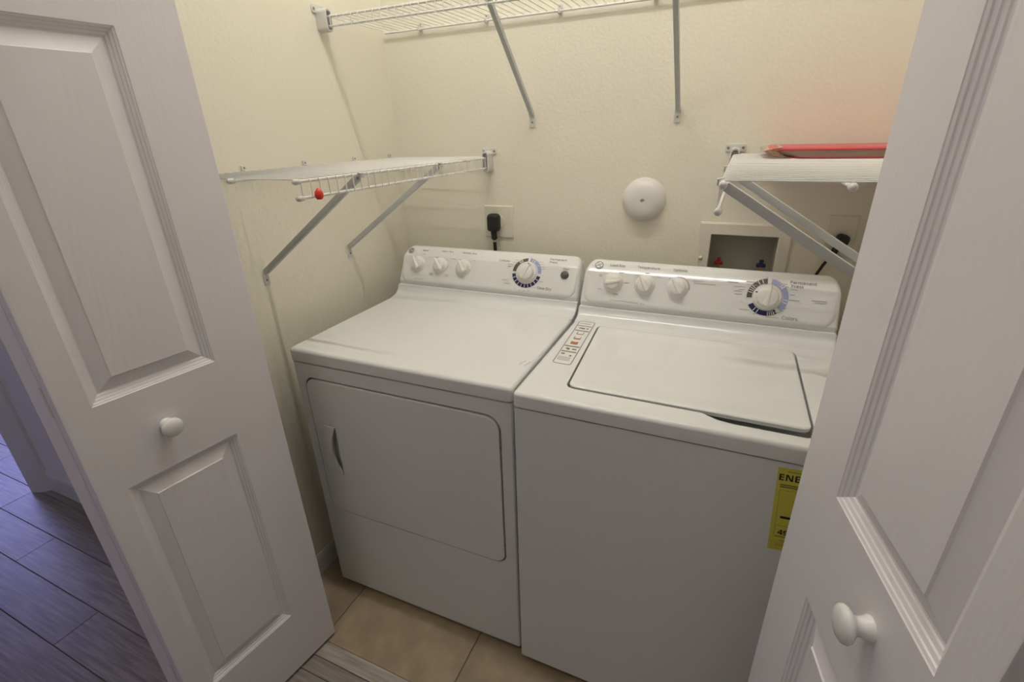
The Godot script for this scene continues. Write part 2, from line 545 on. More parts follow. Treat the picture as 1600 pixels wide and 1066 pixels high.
# ---------------------------------------------------------------- bifold doors
# local frame of a leaf: x along its width from 0 to w, y up, the moulded front at z = 0 looking to +z, thickness behind
func leaf(called: String, label: String, lead_at_zero: bool, x: Transform3D, ys: Array, knob_u := -1.0, knob_y := 0.0, knob_label := "") -> Node3D:
	var w := 0.3776
	var t := 0.034
	var root := Node3D.new()
	root.name = called
	root.transform = x
	put(root, null)
	tag(root, label, "", "", "structure")
	var lead := 0.1105
	var hinge := 0.0455
	var a := lead if lead_at_zero else hinge
	var b := w - (hinge if lead_at_zero else lead)
	var y0: float = ys[0]
	var y1: float = ys[7]
	for r in [[0.0, a], [b, w]]:
		var s := MB.new()
		var outer0: bool = r[0] == 0.0
		# eased outer arris, square against the rails
		var p := PackedVector2Array()
		if outer0: p = PackedVector2Array([Vector2(0.0, -t), Vector2(a, -t), Vector2(a, 0), Vector2(0.003, 0), Vector2(0.0008, -0.0008), Vector2(0, -0.003)])
		else: p = PackedVector2Array([Vector2(b, -t), Vector2(w, -t), Vector2(w, -0.003), Vector2(w - 0.0008, -0.0008), Vector2(w - 0.003, 0), Vector2(b, 0)])
		s.prism(p, y0, y1, Transform3D(Basis(Vector3(1, 0, 0), Vector3(0, 0, 1), Vector3(0, 1, 0)), Vector3.ZERO))
		obj("stile", s.commit(20.0), M.door_v, root)
	for k in 4:
		obj("rail", boxm(Vector3(a, ys[k * 2], -t), Vector3(b, ys[k * 2 + 1], 0)), M.door_h, root)
	for k in 3:
		var lo := Vector3(a, ys[k * 2 + 1], 0)
		var hi := Vector3(b, ys[k * 2 + 2], 0)
		var s := MB.new()
		var rings := []
		for q in [[0.0, 0.0], [0.0010, -0.0012], [0.0042, -0.0026], [0.0050, -0.0044], [0.0092, -0.0062], [0.0101, -0.0080], [0.0145, -0.0098], [0.0158, -0.0116], [0.018, -0.0122], [0.018, -0.02]]:
			rings.append(MB.rect_ring(lo, hi, q[1], q[0], 0.0, Transform3D.IDENTITY))
		s.loft(rings, false, false)
		s.facing(0, Vector3(0, 0, 1))
		obj("moulding", s.commit(15.0), M.door_plain, root)
		var n := MB.new()
		n.loft([MB.rect_ring(lo, hi, -0.028, 0.001, 0.0, Transform3D.IDENTITY), MB.rect_ring(lo, hi, -0.0185, 0.001, 0.0, Transform3D.IDENTITY), MB.rect_ring(lo, hi, -0.0125, 0.0175, 0.0, Transform3D.IDENTITY), MB.rect_ring(lo, hi, -0.0035, 0.0425, 0.0, Transform3D.IDENTITY), MB.rect_ring(lo, hi, -0.0012, 0.0438, 0.0, Transform3D.IDENTITY)])
		n.outward(0)
		obj("panel", n.commit(12.0), M.door_panel, root)
	if knob_u >= 0.0:
		var kx := knob_u if lead_at_zero else w - knob_u
		var s := MB.new()
		s.lathe([[0.0, 0.0], [0.0135, 0.0], [0.0135, 0.003], [0.0115, 0.006], [0.0100, 0.011], [0.0105, 0.015], [0.0150, 0.0185], [0.0190, 0.0215], [0.0203, 0.0245], [0.0195, 0.0275], [0.0160, 0.0305], [0.0095, 0.0325], [0.0, 0.0333]], 32)
		var o := obj("knob", s.commit(60.0), M.knob_paint, root, Transform3D(Basis.IDENTITY, Vector3(kx, knob_y, 0)))
		tag(o, knob_label)
	return root

func build_doors() -> void:
	var w := 0.3776
	# left pair: the seen front leaf, and the leaf folded behind it
	var a := -0.1391
	var u := Vector3(sin(a), 0, cos(a))
	var n := Vector3(cos(a), 0, -sin(a))
	var lead := Vector3(0.224, 0, 0.9061)
	var hinge := lead + u * w
	var ysl := [0.012, 0.2105, 0.820, 1.005, 1.623, 1.74, 2.30, 2.43]
	var d1 := leaf("door_1", "left white bifold door leaf with raised panels and knob, hung left of the dryer", false, Transform3D(Basis(-u, Vector3.UP, n), hinge), ysl, 0.2332, 0.9149, "round white knob on the left door")
	var ub := 0.27
	var back := hinge - n * 0.037
	var dirb := Vector3(-sin(ub), 0, -cos(ub))
	var nb := Vector3(-cos(ub), 0, sin(ub))      # front of the hidden leaf looks at the jamb
	var d2 := leaf("door_2", "second white leaf of the left bifold door, folded behind the first so only its edge shows", false, Transform3D(Basis(dirb, Vector3.UP, nb), back + nb * 0.034), ysl)
	var hg := MB.new()
	for y in [0.30, 1.03, 1.75]:
		hg.tube([Vector3(0.0, y - 0.03, 0.0), Vector3(0.0, y + 0.03, 0.0)], 0.0022, 8)
		for k in 3: hg.box(Vector3(-0.0015, y - 0.021 + k * 0.02, -0.0075), Vector3(0.0004, y - 0.0185 + k * 0.02, -0.0050), 0.0004)
	obj("hinge", hg.commit(), M.trim, d1, Transform3D(Basis.IDENTITY, Vector3(-0.0012, 0, -0.0355)))
	# right pair
	var ar := 0.1847
	var ur := Vector3(sin(ar), 0, cos(ar))
	var nr := Vector3(-cos(ar), 0, sin(ar))
	var leadr := Vector3(1.3357, 0, 0.9097)
	var ysr := [0.015, 0.22, 0.8405, 1.0140, 1.632, 1.75, 2.30, 2.43]
	leaf("door_3", "right white bifold door leaf with raised panels and knob, in front of the washing machine", true, Transform3D(Basis(ur, Vector3.UP, nr), leadr), ysr, 0.2451, 0.9559, "round white knob on the right door")
	var hr := leadr + ur * w - nr * 0.037
	var dr := Vector3(0.30, 0, -cos(asin(0.30)))
	var nrb := Vector3(-dr.z, 0, dr.x)
	leaf("door_4", "second white leaf of the right bifold door, folded out of sight behind the first", true, Transform3D(Basis(-dr, Vector3.UP, Vector3(-dr.z, 0, dr.x)), hr + dr * w + nrb * 0.034), ysr)

# ---------------------------------------------------------------- appliances
# local frame: x to the right along the front, y up, z = 0 at the front (the body lies at negative z)
func deck_mesh(w: float, yb: float, yt: float, depth: float, hole: Array) -> ArrayMesh:
	var s := MB.new()
	var X := Transform3D(Basis(Vector3(1, 0, 0), Vector3(0, 0, -1), Vector3(0, 1, 0)), Vector3.ZERO)   # (u, d, y)
	var e := 14
	var n := 5
	var rings := [
		lift(rrect(0.004, 0.004, w - 0.004, depth, 0.010, n, e), yb, X),
		lift(rrect(0.0, 0.0, w, depth, 0.013, n, e), yb + 0.002, X),
		lift(rrect(0.0, 0.0, w, depth, 0.013, n, e), yt - 0.010, X),
		lift(rrect(0.0012, 0.0012, w - 0.0012, depth, 0.012, n, e), yt - 0.006, X),
		lift(rrect(0.004, 0.004, w - 0.004, depth, 0.011, n, e), yt - 0.0025, X),
		lift(rrect(0.008, 0.008, w - 0.008, depth - 0.002, 0.009, n, e), yt - 0.0006, X),
		lift(rrect(0.013, 0.013, w - 0.013, depth - 0.004, 0.007, n, e), yt, X)]
	if hole.is_empty():
		s.loft(rings, true, true)
	else:
		for h in hole:
			rings.append(lift(h[0], h[1], X))
		s.loft(rings, true, true)
	s.outward(0)
	return s.commit(50.0)

func swoop_mesh(w: float, yt: float, d0: float, d1: float, yc: float, depth: float) -> ArrayMesh:
	var s := MB.new()
	var prof := [Vector2(d0, yt - 0.004), Vector2(d0, yt + 0.0002)]
	for i in 11:
		var t := (i + 1.0) / 11.0
		prof.append(Vector2(lerpf(d0, d1, 1.0 - pow(1.0 - t, 1.6)), yt + (yc - yt) * pow(t, 2.2)))
	prof.append(Vector2(d1 + 0.02, yc + 0.002))
	prof.append(Vector2(depth, yc + 0.002))
	prof.append(Vector2(depth, yt - 0.004))
	var rings := []
	for q in [[0.0, 0.006], [0.001, 0.0025], [0.004, 0.0006], [0.009, 0.0]]:
		rings.append([q[0], q[1]])
	for q in [[w - 0.009, 0.0], [w - 0.004, 0.0006], [w - 0.001, 0.0025], [w, 0.006]]:
		rings.append([q[0], q[1]])
	var all := []
	for q in rings:
		var r := PackedVector3Array()
		for p in prof:
			r.append(Vector3(q[0], maxf(p.y - q[1], yt - 0.004 - q[1]), -p.x))
		all.append(r)
	s.loft(all, false, false)
	# flat ends by triangulated polygon
	for q in [0, all.size() - 1]:
		var poly := PackedVector2Array()
		for p in all[q]: poly.append(Vector2(p.z, p.y))
		var ids := Geometry2D.triangulate_polygon(poly)
		var st := s.v.size()
		for i in range(0, ids.size(), 3): s.tri(all[q][ids[i]], all[q][ids[i + 1]], all[q][ids[i + 2]])
		s.facing(st, Vector3(-1 if q == 0 else 1, 0, 0))
	# side faces of the shell
	var body := MB.new()
	body.v = s.v.slice(0, (all.size() - 1) * prof.size() * 6)
	var mid := 0.0
	for i in range(0, body.v.size(), 3):
		var c := (body.v[i] + body.v[i + 1] + body.v[i + 2]) / 3.0 - Vector3(w / 2, (yt + yc) / 2, -(d1 + depth) / 2)
		mid += c.dot((body.v[i + 2] - body.v[i]).cross(body.v[i + 1] - body.v[i]))
	if mid < 0.0:
		var stop := body.v.size()
		for i in range(0, stop, 3):
			var t := s.v[i + 1]; s.v[i + 1] = s.v[i + 2]; s.v[i + 2] = t
	return s.commit(40.0)

func console_mesh(w: float, L: float, back: float) -> ArrayMesh:   # in the console's own plane: x along, y up the face, z out of it
	var s := MB.new()
	# rows: height on the face, how far it stands out, side inset
	var rows := [[0.0, -0.0095, 0.0], [0.003, -0.0080, 0.0], [0.0145, -0.0014, 0.0], [0.018, 0.0, 0.0], [0.06, 0.0, 0.0015], [0.104, 0.0, 0.0035], [0.109, -0.0005, 0.0045], [0.1135, -0.0020, 0.0055], [0.1245, -0.00713, 0.0080], [0.136, -0.0133, 0.0120], [0.1435, -0.0188, 0.0160], [0.1490, -0.0246, 0.0200], [0.1530, -0.0315, 0.0245], [0.1545, -0.0400, 0.0275]]
	var k := L / 0.1515
	var grid := []
	for r in rows:
		var y: float = r[0] * k
		var z: float = r[1]
		var i0: float = r[2]
		var row := PackedVector3Array()
		row.append(Vector3(i0 + 0.002, y, -back))
		row.append(Vector3(i0, y, minf(z - 0.016, z)))
		row.append(Vector3(i0 + 0.001, y, z - 0.009))
		row.append(Vector3(i0 + 0.0035, y, z - 0.004))
		row.append(Vector3(i0 + 0.0075, y, z - 0.0012))
		row.append(Vector3(i0 + 0.013, y, z))
		row.append(Vector3(w - i0 - 0.013, y, z))
		row.append(Vector3(w - i0 - 0.0075, y, z - 0.0012))
		row.append(Vector3(w - i0 - 0.0035, y, z - 0.004))
		row.append(Vector3(w - i0 - 0.001, y, z - 0.009))
		row.append(Vector3(w - i0, y, minf(z - 0.016, z)))
		row.append(Vector3(w - i0 - 0.002, y, -back))
		grid.append(row)
	for i in grid.size() - 1:
		for j in 11:
			s.quad(grid[i][j], grid[i][j + 1], grid[i + 1][j + 1], grid[i + 1][j])
	var last: PackedVector3Array = grid[grid.size() - 1]
	var first: PackedVector3Array = grid[0]
	for j in 11:
		var c0 := Vector3(last[j].x, last[j].y, -back)
		var c1 := Vector3(last[j + 1].x, last[j + 1].y, -back)
		s.quad(last[j], last[j + 1], c1, c0)
		var b0 := Vector3(first[j].x, first[j].y, -back)
		var b1 := Vector3(first[j + 1].x, first[j + 1].y, -back)
		s.quad(b0, b1, first[j + 1], first[j])
	for i in grid.size() - 1:
		s.quad(grid[i + 1][0], grid[i + 1][11], grid[i][11], grid[i][0])
	s.outward(0)
	return s.commit(40.0)

func pad_mesh(w: float, top: float) -> ArrayMesh:                  # the control area stands a little proud, its lower corners rounded
	var s := MB.new()
	var rings := []
	for q in [[0.0, -0.001], [0.0, 0.0006], [0.004, 0.0034], [0.008, 0.0046], [0.013, 0.0050]]:
		var o := rrect4(0.012 + q[0], 0.013 + q[0], w - 0.012 - q[0], top, [0.030 - q[0], 0.030 - q[0], 0.001, 0.001], 8, 0)
		var r := PackedVector3Array()
		for p in o:
			var f := clampf((top - p.y) / 0.05, 0.0, 1.0)
			r.append(Vector3(p.x, p.y, q[1] * f + 0.0003))
		rings.append(r)
	s.loft(rings, true, true)
	s.outward(0)
	return s.commit(30.0)

func knob_mesh(r: float) -> ArrayMesh:
	var s := MB.new()
	s.lathe([[0.0, 0.0], [r, 0.0], [r, 0.0015], [r * 0.93, 0.004], [r * 0.80, 0.006], [r * 0.74, 0.010], [r * 0.70, 0.0155], [r * 0.63, 0.018], [r * 0.45, 0.0192], [0.0, 0.0198]], 36)
	return s.commit(42.0)

func pointer_mesh(r: float) -> ArrayMesh:                          # the grip ridge, pointing along +y
	var s := MB.new()
	var rings := []
	for q in [[0.012, 1.0], [0.018, 0.92], [0.0225, 0.6], [0.0235, 0.3]]:
		var ring := PackedVector3Array()
		var f: float = q[1]
		for p in [Vector2(-0.30, -0.55), Vector2(-0.20, -0.68), Vector2(0.0, -0.74), Vector2(0.20, -0.68), Vector2(0.30, -0.55), Vector2(0.26, 0.0), Vector2(0.16, 0.65), Vector2(0.07, 0.93), Vector2(-0.07, 0.93), Vector2(-0.16, 0.65), Vector2(-0.26, 0.0)]:
			ring.append(Vector3(p.x * r * f, p.y * r * (0.86 + 0.14 * f), q[0]))
		rings.append(ring)
	s.loft(rings)
	s.outward(0)
	return s.commit(35.0)

func band(s: MB, cx: float, cy: float, r0: float, r1: float, g0: float, g1: float, z: float, th := 0.0004) -> void:   # arc of a printed ring; degrees clockwise from the top
	var st := s.v.size()
	var k := maxi(2, int(absf(g1 - g0) / 4.0))
	var rings := []
	for i in k + 1:
		var g := deg_to_rad(lerpf(g0, g1, float(i) / k))
		var o := Vector3(sin(g), cos(g), 0)
		var c := Vector3(cx, cy, z)
		var p := c + o * r0
		var q := c + o * r1
		if z < 0.0:                                  # laid on the control panel
			p.z = pad_z(p.y, 0.108)
			q.z = pad_z(q.y, 0.108)
		rings.append(PackedVector3Array([p, q, q + Vector3(0, 0, th), p + Vector3(0, 0, th)]))
	s.loft(rings)
	s.outward(st)

func dash(s: MB, x: float, y: float, w: float, z: float, h := 0.0022) -> void:   # a line of print too small to read
	s.box(Vector3(-w / 2, -h / 2, -0.0002), Vector3(w / 2, h / 2, 0.0003), 0.0, Transform3D(Basis(Vector3(1, 0, 0), -0.44 if y > 0.112 else 0.0), Vector3(x, y, z)))

func build_dryer() -> void:
	var w := 0.682
	var yt := 0.908
	var t := thing("dryer", "white front-loading clothes dryer with three small knobs, left of the washing machine", "dryer", Transform3D(Basis(Vector3.UP, 0.0135), Vector3(0.1033, 0, 0.746)))
	var depth := 0.70
	# cabinet: sheet-metal front with the door opening, sides, back
	var s := MB.new()
	var X := Transform3D(Basis(Vector3(1, 0, 0), Vector3(0, 1, 0), Vector3(0, 0, 1)), Vector3.ZERO)
	var dr := [0.040, 0.032, 0.042, 0.034]      # radii low-left, low-right, top-right, top-left
	var yb := 0.020
	var yc := 0.8655
	var hole := rrect4(0.0335, 0.3465, 0.648, 0.8230, dr, 8, 0)
	var hole_in := rrect4(0.0340, 0.3470, 0.6475, 0.8225, dr, 8, 0)
	s.loft([
		lift(rrect(0.004, yb, w - 0.004, yc, 0.001, 8), -depth, X), lift(rrect(0.002, yb, w - 0.002, yc, 0.001, 8), -depth + 0.004, X),
		lift(rrect(0.002, yb, w - 0.002, yc, 0.001, 8), -0.009, X), lift(rrect(0.003, yb + 0.0005, w - 0.003, yc - 0.0005, 0.001, 8), -0.0062, X), lift(rrect(0.006, yb + 0.002, w - 0.006, yc - 0.002, 0.001, 8), -0.004, X),
		lift(hole, -0.004, X), lift(hole_in, -0.040, X)], true, true)
	s.outward(0)
	obj("cabinet", s.commit(35.0), M.enamel_front, t)
	obj("top_deck", deck_mesh(w, 0.8685, yt, depth, []), M.enamel, t)
	obj("back_riser", swoop_mesh(w, yt, 0.470, 0.5293, 0.9413, depth), M.enamel, t)
	for q in [[0.05, -0.05], [w - 0.05, -0.05], [0.05, -0.62], [w - 0.05, -0.62]]:
		var f := MB.new()
		f.lathe([[0.0, 0.0], [0.018, 0.0], [0.018, 0.008], [0.010, 0.010], [0.010, 0.021], [0.0, 0.021]], 16, Transform3D(Basis(Vector3(1, 0, 0), Vector3(0, 0, -1), Vector3(0, 1, 0)), Vector3(q[0], 0, q[1])))
		obj("foot", f.commit(), M.dark, t)
	# door with the recessed grip
	var d := MB.new()
	var pr := [0.010, 0.010, 0.010, 0.010]
	var o0 := rrect4(0.0375, 0.3500, 0.6435, 0.8170, [0.037, 0.029, 0.039, 0.031], 8, 6)
	var o1 := rrect4(0.0380, 0.3505, 0.6430, 0.8165, [0.037, 0.029, 0.039, 0.031], 8, 6)
	var o2 := rrect4(0.0405, 0.3530, 0.6405, 0.8140, [0.035, 0.027, 0.037, 0.029], 8, 6)
	var g0 := rrect4(0.076, 0.497, 0.116, 0.672, pr, 8, 6)
	var g1 := rrect4(0.0775, 0.4985, 0.1145, 0.6705, pr, 8, 6)
	var g2 := rrect4(0.0785, 0.504, 0.108, 0.665, [0.008, 0.008, 0.008, 0.008], 8, 6)
	d.loft([lift(o0, -0.036, X), lift(o0, -0.0035, X), lift(o1, -0.0022, X), lift(o2, -0.0008, X), lift(g0, -0.0008, X), lift(g1, -0.0024, X), lift(g2, -0.024, X)], true, true)
	d.outward(0)
	var door := obj("door", d.commit(35.0), M.enamel_front, t)
	var h := MB.new()
	var grip := PackedVector2Array([Vector2(0.0765, 0.4985), Vector2(0.1135, 0.4985), Vector2(0.1135, 0.503)])
	for i in 13:
		var q := i / 12.0
		grip.append(Vector2(0.1125 - 0.0235 * sin(PI * q), lerpf(0.506, 0.664, q)))
	grip.append_array(PackedVector2Array([Vector2(0.1135, 0.667), Vector2(0.1135, 0.6705), Vector2(0.0765, 0.6705)]))
	h.prism(grip, -0.0035, 0.0030)
	obj("handle", h.commit(30.0), M.plastic, door)
	for y in [[0.735, 0.785], [0.372, 0.415]]:
		var hm := MB.new()
		hm.box(Vector3(0.6425, y[0], -0.012), Vector3(0.6488, y[1], -0.003), 0.0012)
		obj("hinge", hm.commit(), M.steel, door)
	# small scuff-like mark printed on the deck
	var sc := MB.new()
	for q in [[0.655, 0.135], [0.668, 0.132]]:
		sc.box(Vector3(-0.0012, 0, -0.014), Vector3(0.0012, 0.0003, 0.014), 0.0, Transform3D(Basis(Vector3.UP, -0.28), Vector3(q[0], yt, -q[1])))
	obj("printed_mark", sc.commit(), M.print_light, t)
	# console
	var L := 0.1515
	var y := Vector3(0, 0.1375, -0.0635).normalized()
	var F := Transform3D(Basis(Vector3(1, 0, 0), y, Vector3(1, 0, 0).cross(y)), Vector3(0, 0.9413, -0.5293))
	var con := obj("console", console_mesh(w, L, 0.075), M.plastic, t, F)
	obj("control_panel", pad_mesh(w, 0.108), M.plastic, con)
	var lift_z := 0.0050
	var P := MB.new()
	var Q := MB.new()
	var txt := func(st: MB, word: String, x: float, yy: float, hh: float): st.text(word, hh, Transform3D(Basis(Vector3(1, 0, 0), -0.48 if yy > 0.112 else 0.0), Vector3(x, yy, pad_z(yy, 0.108) + 0.0004)))
	txt.call(P, "Signal", 0.092, 0.133, 0.0070)
	txt.call(P, "Fabric Care", 0.182, 0.1345, 0.0070)
	txt.call(P, "Wrinkle Care", 0.272, 0.134, 0.0070)
	txt.call(P, "Cottons", 0.411, 0.1165, 0.0085)
	txt.call(P, "Permanent", 0.597, 0.134, 0.0085)
	txt.call(P, "Press", 0.583, 0.1235, 0.0085)
	txt.call(P, "Time Dry", 0.567, 0.034, 0.0090)
	txt.call(P, "Start", 0.630, 0.1035, 0.0070)
	# fine print beside the dials
	for q in [[0.092, 0.117, 0.014], [0.122, 0.107, 0.010], [0.150, 0.110, 0.014], [0.216, 0.108, 0.018], [0.135, 0.050, 0.016], [0.137, 0.045, 0.014], [0.203, 0.049, 0.016], [0.203, 0.044, 0.014], [0.300, 0.107, 0.008], [0.243, 0.107, 0.006], [0.090, 0.026, 0.045], [0.455, 0.122, 0.014], [0.450, 0.114, 0.016], [0.436, 0.106, 0.020], [0.437, 0.098, 0.018], [0.540, 0.121, 0.016], [0.546, 0.113, 0.016], [0.550, 0.104, 0.018], [0.552, 0.097, 0.022], [0.426, 0.052, 0.024], [0.436, 0.040, 0.026], [0.441, 0.077, 0.004], [0.556, 0.076, 0.004], [0.502, 0.134, 0.005], [0.555, 0.056, 0.012], [0.467, 0.026, 0.006], [0.483, 0.022, 0.006], [0.499, 0.021, 0.006], [0.516, 0.023, 0.006], [0.534, 0.034, 0.006]]:
		dash(Q, q[0], q[1], q[2], pad_z(q[1], 0.108) + 0.0003, 0.0013)
	obj("printed_words", P.commit(), M.print_grey, con)
	tag(obj("fine_print", Q.commit(), M.print_light, con), "", "", "", "stuff")
	badge(con, Vector3(0.033, 0.1285, 0.0), true)
	for q in [[0.077, 30.0], [0.170, 38.0], [0.263, 33.0]]:
		knob(con, Vector3(q[0], 0.0795, pad_z(0.0795, 0.108)), 0.0295, q[1])
	dial(con, Vector3(0.499, 0.0815, pad_z(0.0815, 0.108)), 0.0505, 0.0385, [[272, 354, 0, [318, 324, 330]], [4, 90, 1, [16, 27]], [102, 262, 2, [118, 134, 151, 166, 181, 197, 213, 229, 246]]], 0.0345, -27.0, 8.0)
	var bt := MB.new()
	bt.lathe([[0.0, 0.0], [0.0135, 0.0], [0.0135, 0.002], [0.0118, 0.003], [0.0112, 0.005], [0.0095, 0.0068], [0.0, 0.0076]], 24)
	var b := obj("start_button", bt.commit(45.0), M.button, con, Transform3D(Basis.IDENTITY, Vector3(0.629, 0.084, pad_z(0.084, 0.108))))
	tag(b, "dark grey round start button")

func pad_z(y: float, top: float) -> float:
	if y > top:                                      # above the pad the face curves back
		var zs := [[0.104, 0.0], [0.109, -0.0005], [0.1135, -0.0020], [0.1245, -0.00713], [0.136, -0.0133], [0.1435, -0.0188]]
		for i in zs.size() - 1:
			if y <= zs[i + 1][0]: return lerpf(zs[i][1], zs[i + 1][1], (y - zs[i][0]) / (zs[i + 1][0] - zs[i][0])) + 0.0002
		return -0.018
	return 0.0050 * clampf((top - y) / 0.05, 0.0, 1.0) + 0.0003

func knob(con: Node3D, at: Vector3, r: float, turn: float) -> void:   # turn: degrees anticlockwise of the pointer from the top
	var k := obj("knob", knob_mesh(r), M.knob, con, Transform3D(Basis(Vector3(0, 0, 1), deg_to_rad(turn)), at))
	if k.get_parent() != self:
		var p := MB.new()
		p.v = PackedVector3Array()
	# the ridge belongs to the knob's own mesh
	var both := MB.new()
	for m in [knob_mesh(r), pointer_mesh(r)]:
		both.v.append_array(m.surface_get_arrays(0)[Mesh.ARRAY_VERTEX])
	k.mesh = both.commit(40.0)

func dial(con: Node3D, at: Vector3, r1: float, r0: float, arcs: Array, kr: float, turn: float, mark: float) -> void:
	var cols := [M.print_brown, M.print_lavender, M.print_navy]
	for a in arcs:
		var s := MB.new()
		band(s, at.x, at.y, r0, r1, a[0], a[1], -1.0)
		obj("dial_band", s.commit(), cols[a[2]], con)
	var ticks := MB.new()
	for a in arcs:
		for g in a[3]: band(ticks, at.x, at.y, r0 + 0.001, r1 - 0.001, g - 1.3, g + 1.3, -1.0, 0.0007)
	tag(obj("dial_ticks", ticks.commit(), M.print_white, con), "", "", "", "stuff")
	var k := MB.new()
	k.lathe([[0.0, 0.0], [kr, 0.0], [kr, 0.002], [kr * 0.96, 0.0045], [kr * 0.80, 0.0058], [kr * 0.77, 0.008], [kr * 0.73, 0.017], [kr * 0.66, 0.0195], [kr * 0.4, 0.0208], [0.0, 0.0212]], 44)
	var both := MB.new()
	both.v.append_array(k.v)
	both.v.append_array(pointer_mesh(kr * 1.0).surface_get_arrays(0)[Mesh.ARRAY_VERTEX])
	var o := obj("cycle_dial", both.commit(40.0), M.knob, con, Transform3D(Basis(Vector3(0, 0, 1), deg_to_rad(turn)), at))
	tag(o, "large round cycle dial inside a coloured ring")
	var tk := MB.new()
	var g := deg_to_rad(mark)
	var c := Vector3(sin(g), cos(g), 0)
	var e := Vector3(cos(g), -sin(g), 0)
	var z := Vector3(0, 0, 0.0062)
	tk.loft([PackedVector3Array([c * kr * 0.97, c * kr * 0.80 + e * 0.0028, c * kr * 0.80 - e * 0.0028]), PackedVector3Array([c * kr * 0.97 + z, c * kr * 0.80 + e * 0.0028 + z, c * kr * 0.80 - e * 0.0028 + z])])
	tk.outward(0)
	obj("dial_mark", tk.commit(), M.print_brown, con, Transform3D(Basis.IDENTITY, at))

func badge(con: Node3D, at: Vector3, dark: bool) -> void:          # round maker's emblem: a ring with curled strokes
	var z := pad_z(at.y, 0.108)
	var x := Transform3D(Basis(Vector3(1, 0, 0), -0.48), Vector3(at.x, at.y, z - 0.0003))
	var s := MB.new()
	s.lathe([[0.0, 0.0], [0.0128, 0.0], [0.0128, 0.0012], [0.0118, 0.0018], [0.0, 0.0019]], 28)
	var b := obj("emblem", s.commit(), M.steel if dark else M.print_white, con, x)
	var r := MB.new()
	band(r, 0, 0, 0.0108, 0.0122, 0, 360, 0.0019, 0.0003)
	for k in 4:
		var g := k * TAU / 4 + 0.4
		band(r, cos(g) * 0.0082, sin(g) * 0.0082, 0.0018, 0.0027, -90 - rad_to_deg(g), 130 - rad_to_deg(g), 0.0019, 0.0003)
	for q in [[-0.0030, 0.0], [0.0030, 0.0]]:
		band(r, q[0], q[1], 0.0022, 0.0033, 20 if q[0] < 0 else 0, 320 if q[0] < 0 else 360, 0.0019, 0.0003)
	obj("emblem_strokes", r.commit(), M.print_white if dark else M.print_brown, b)

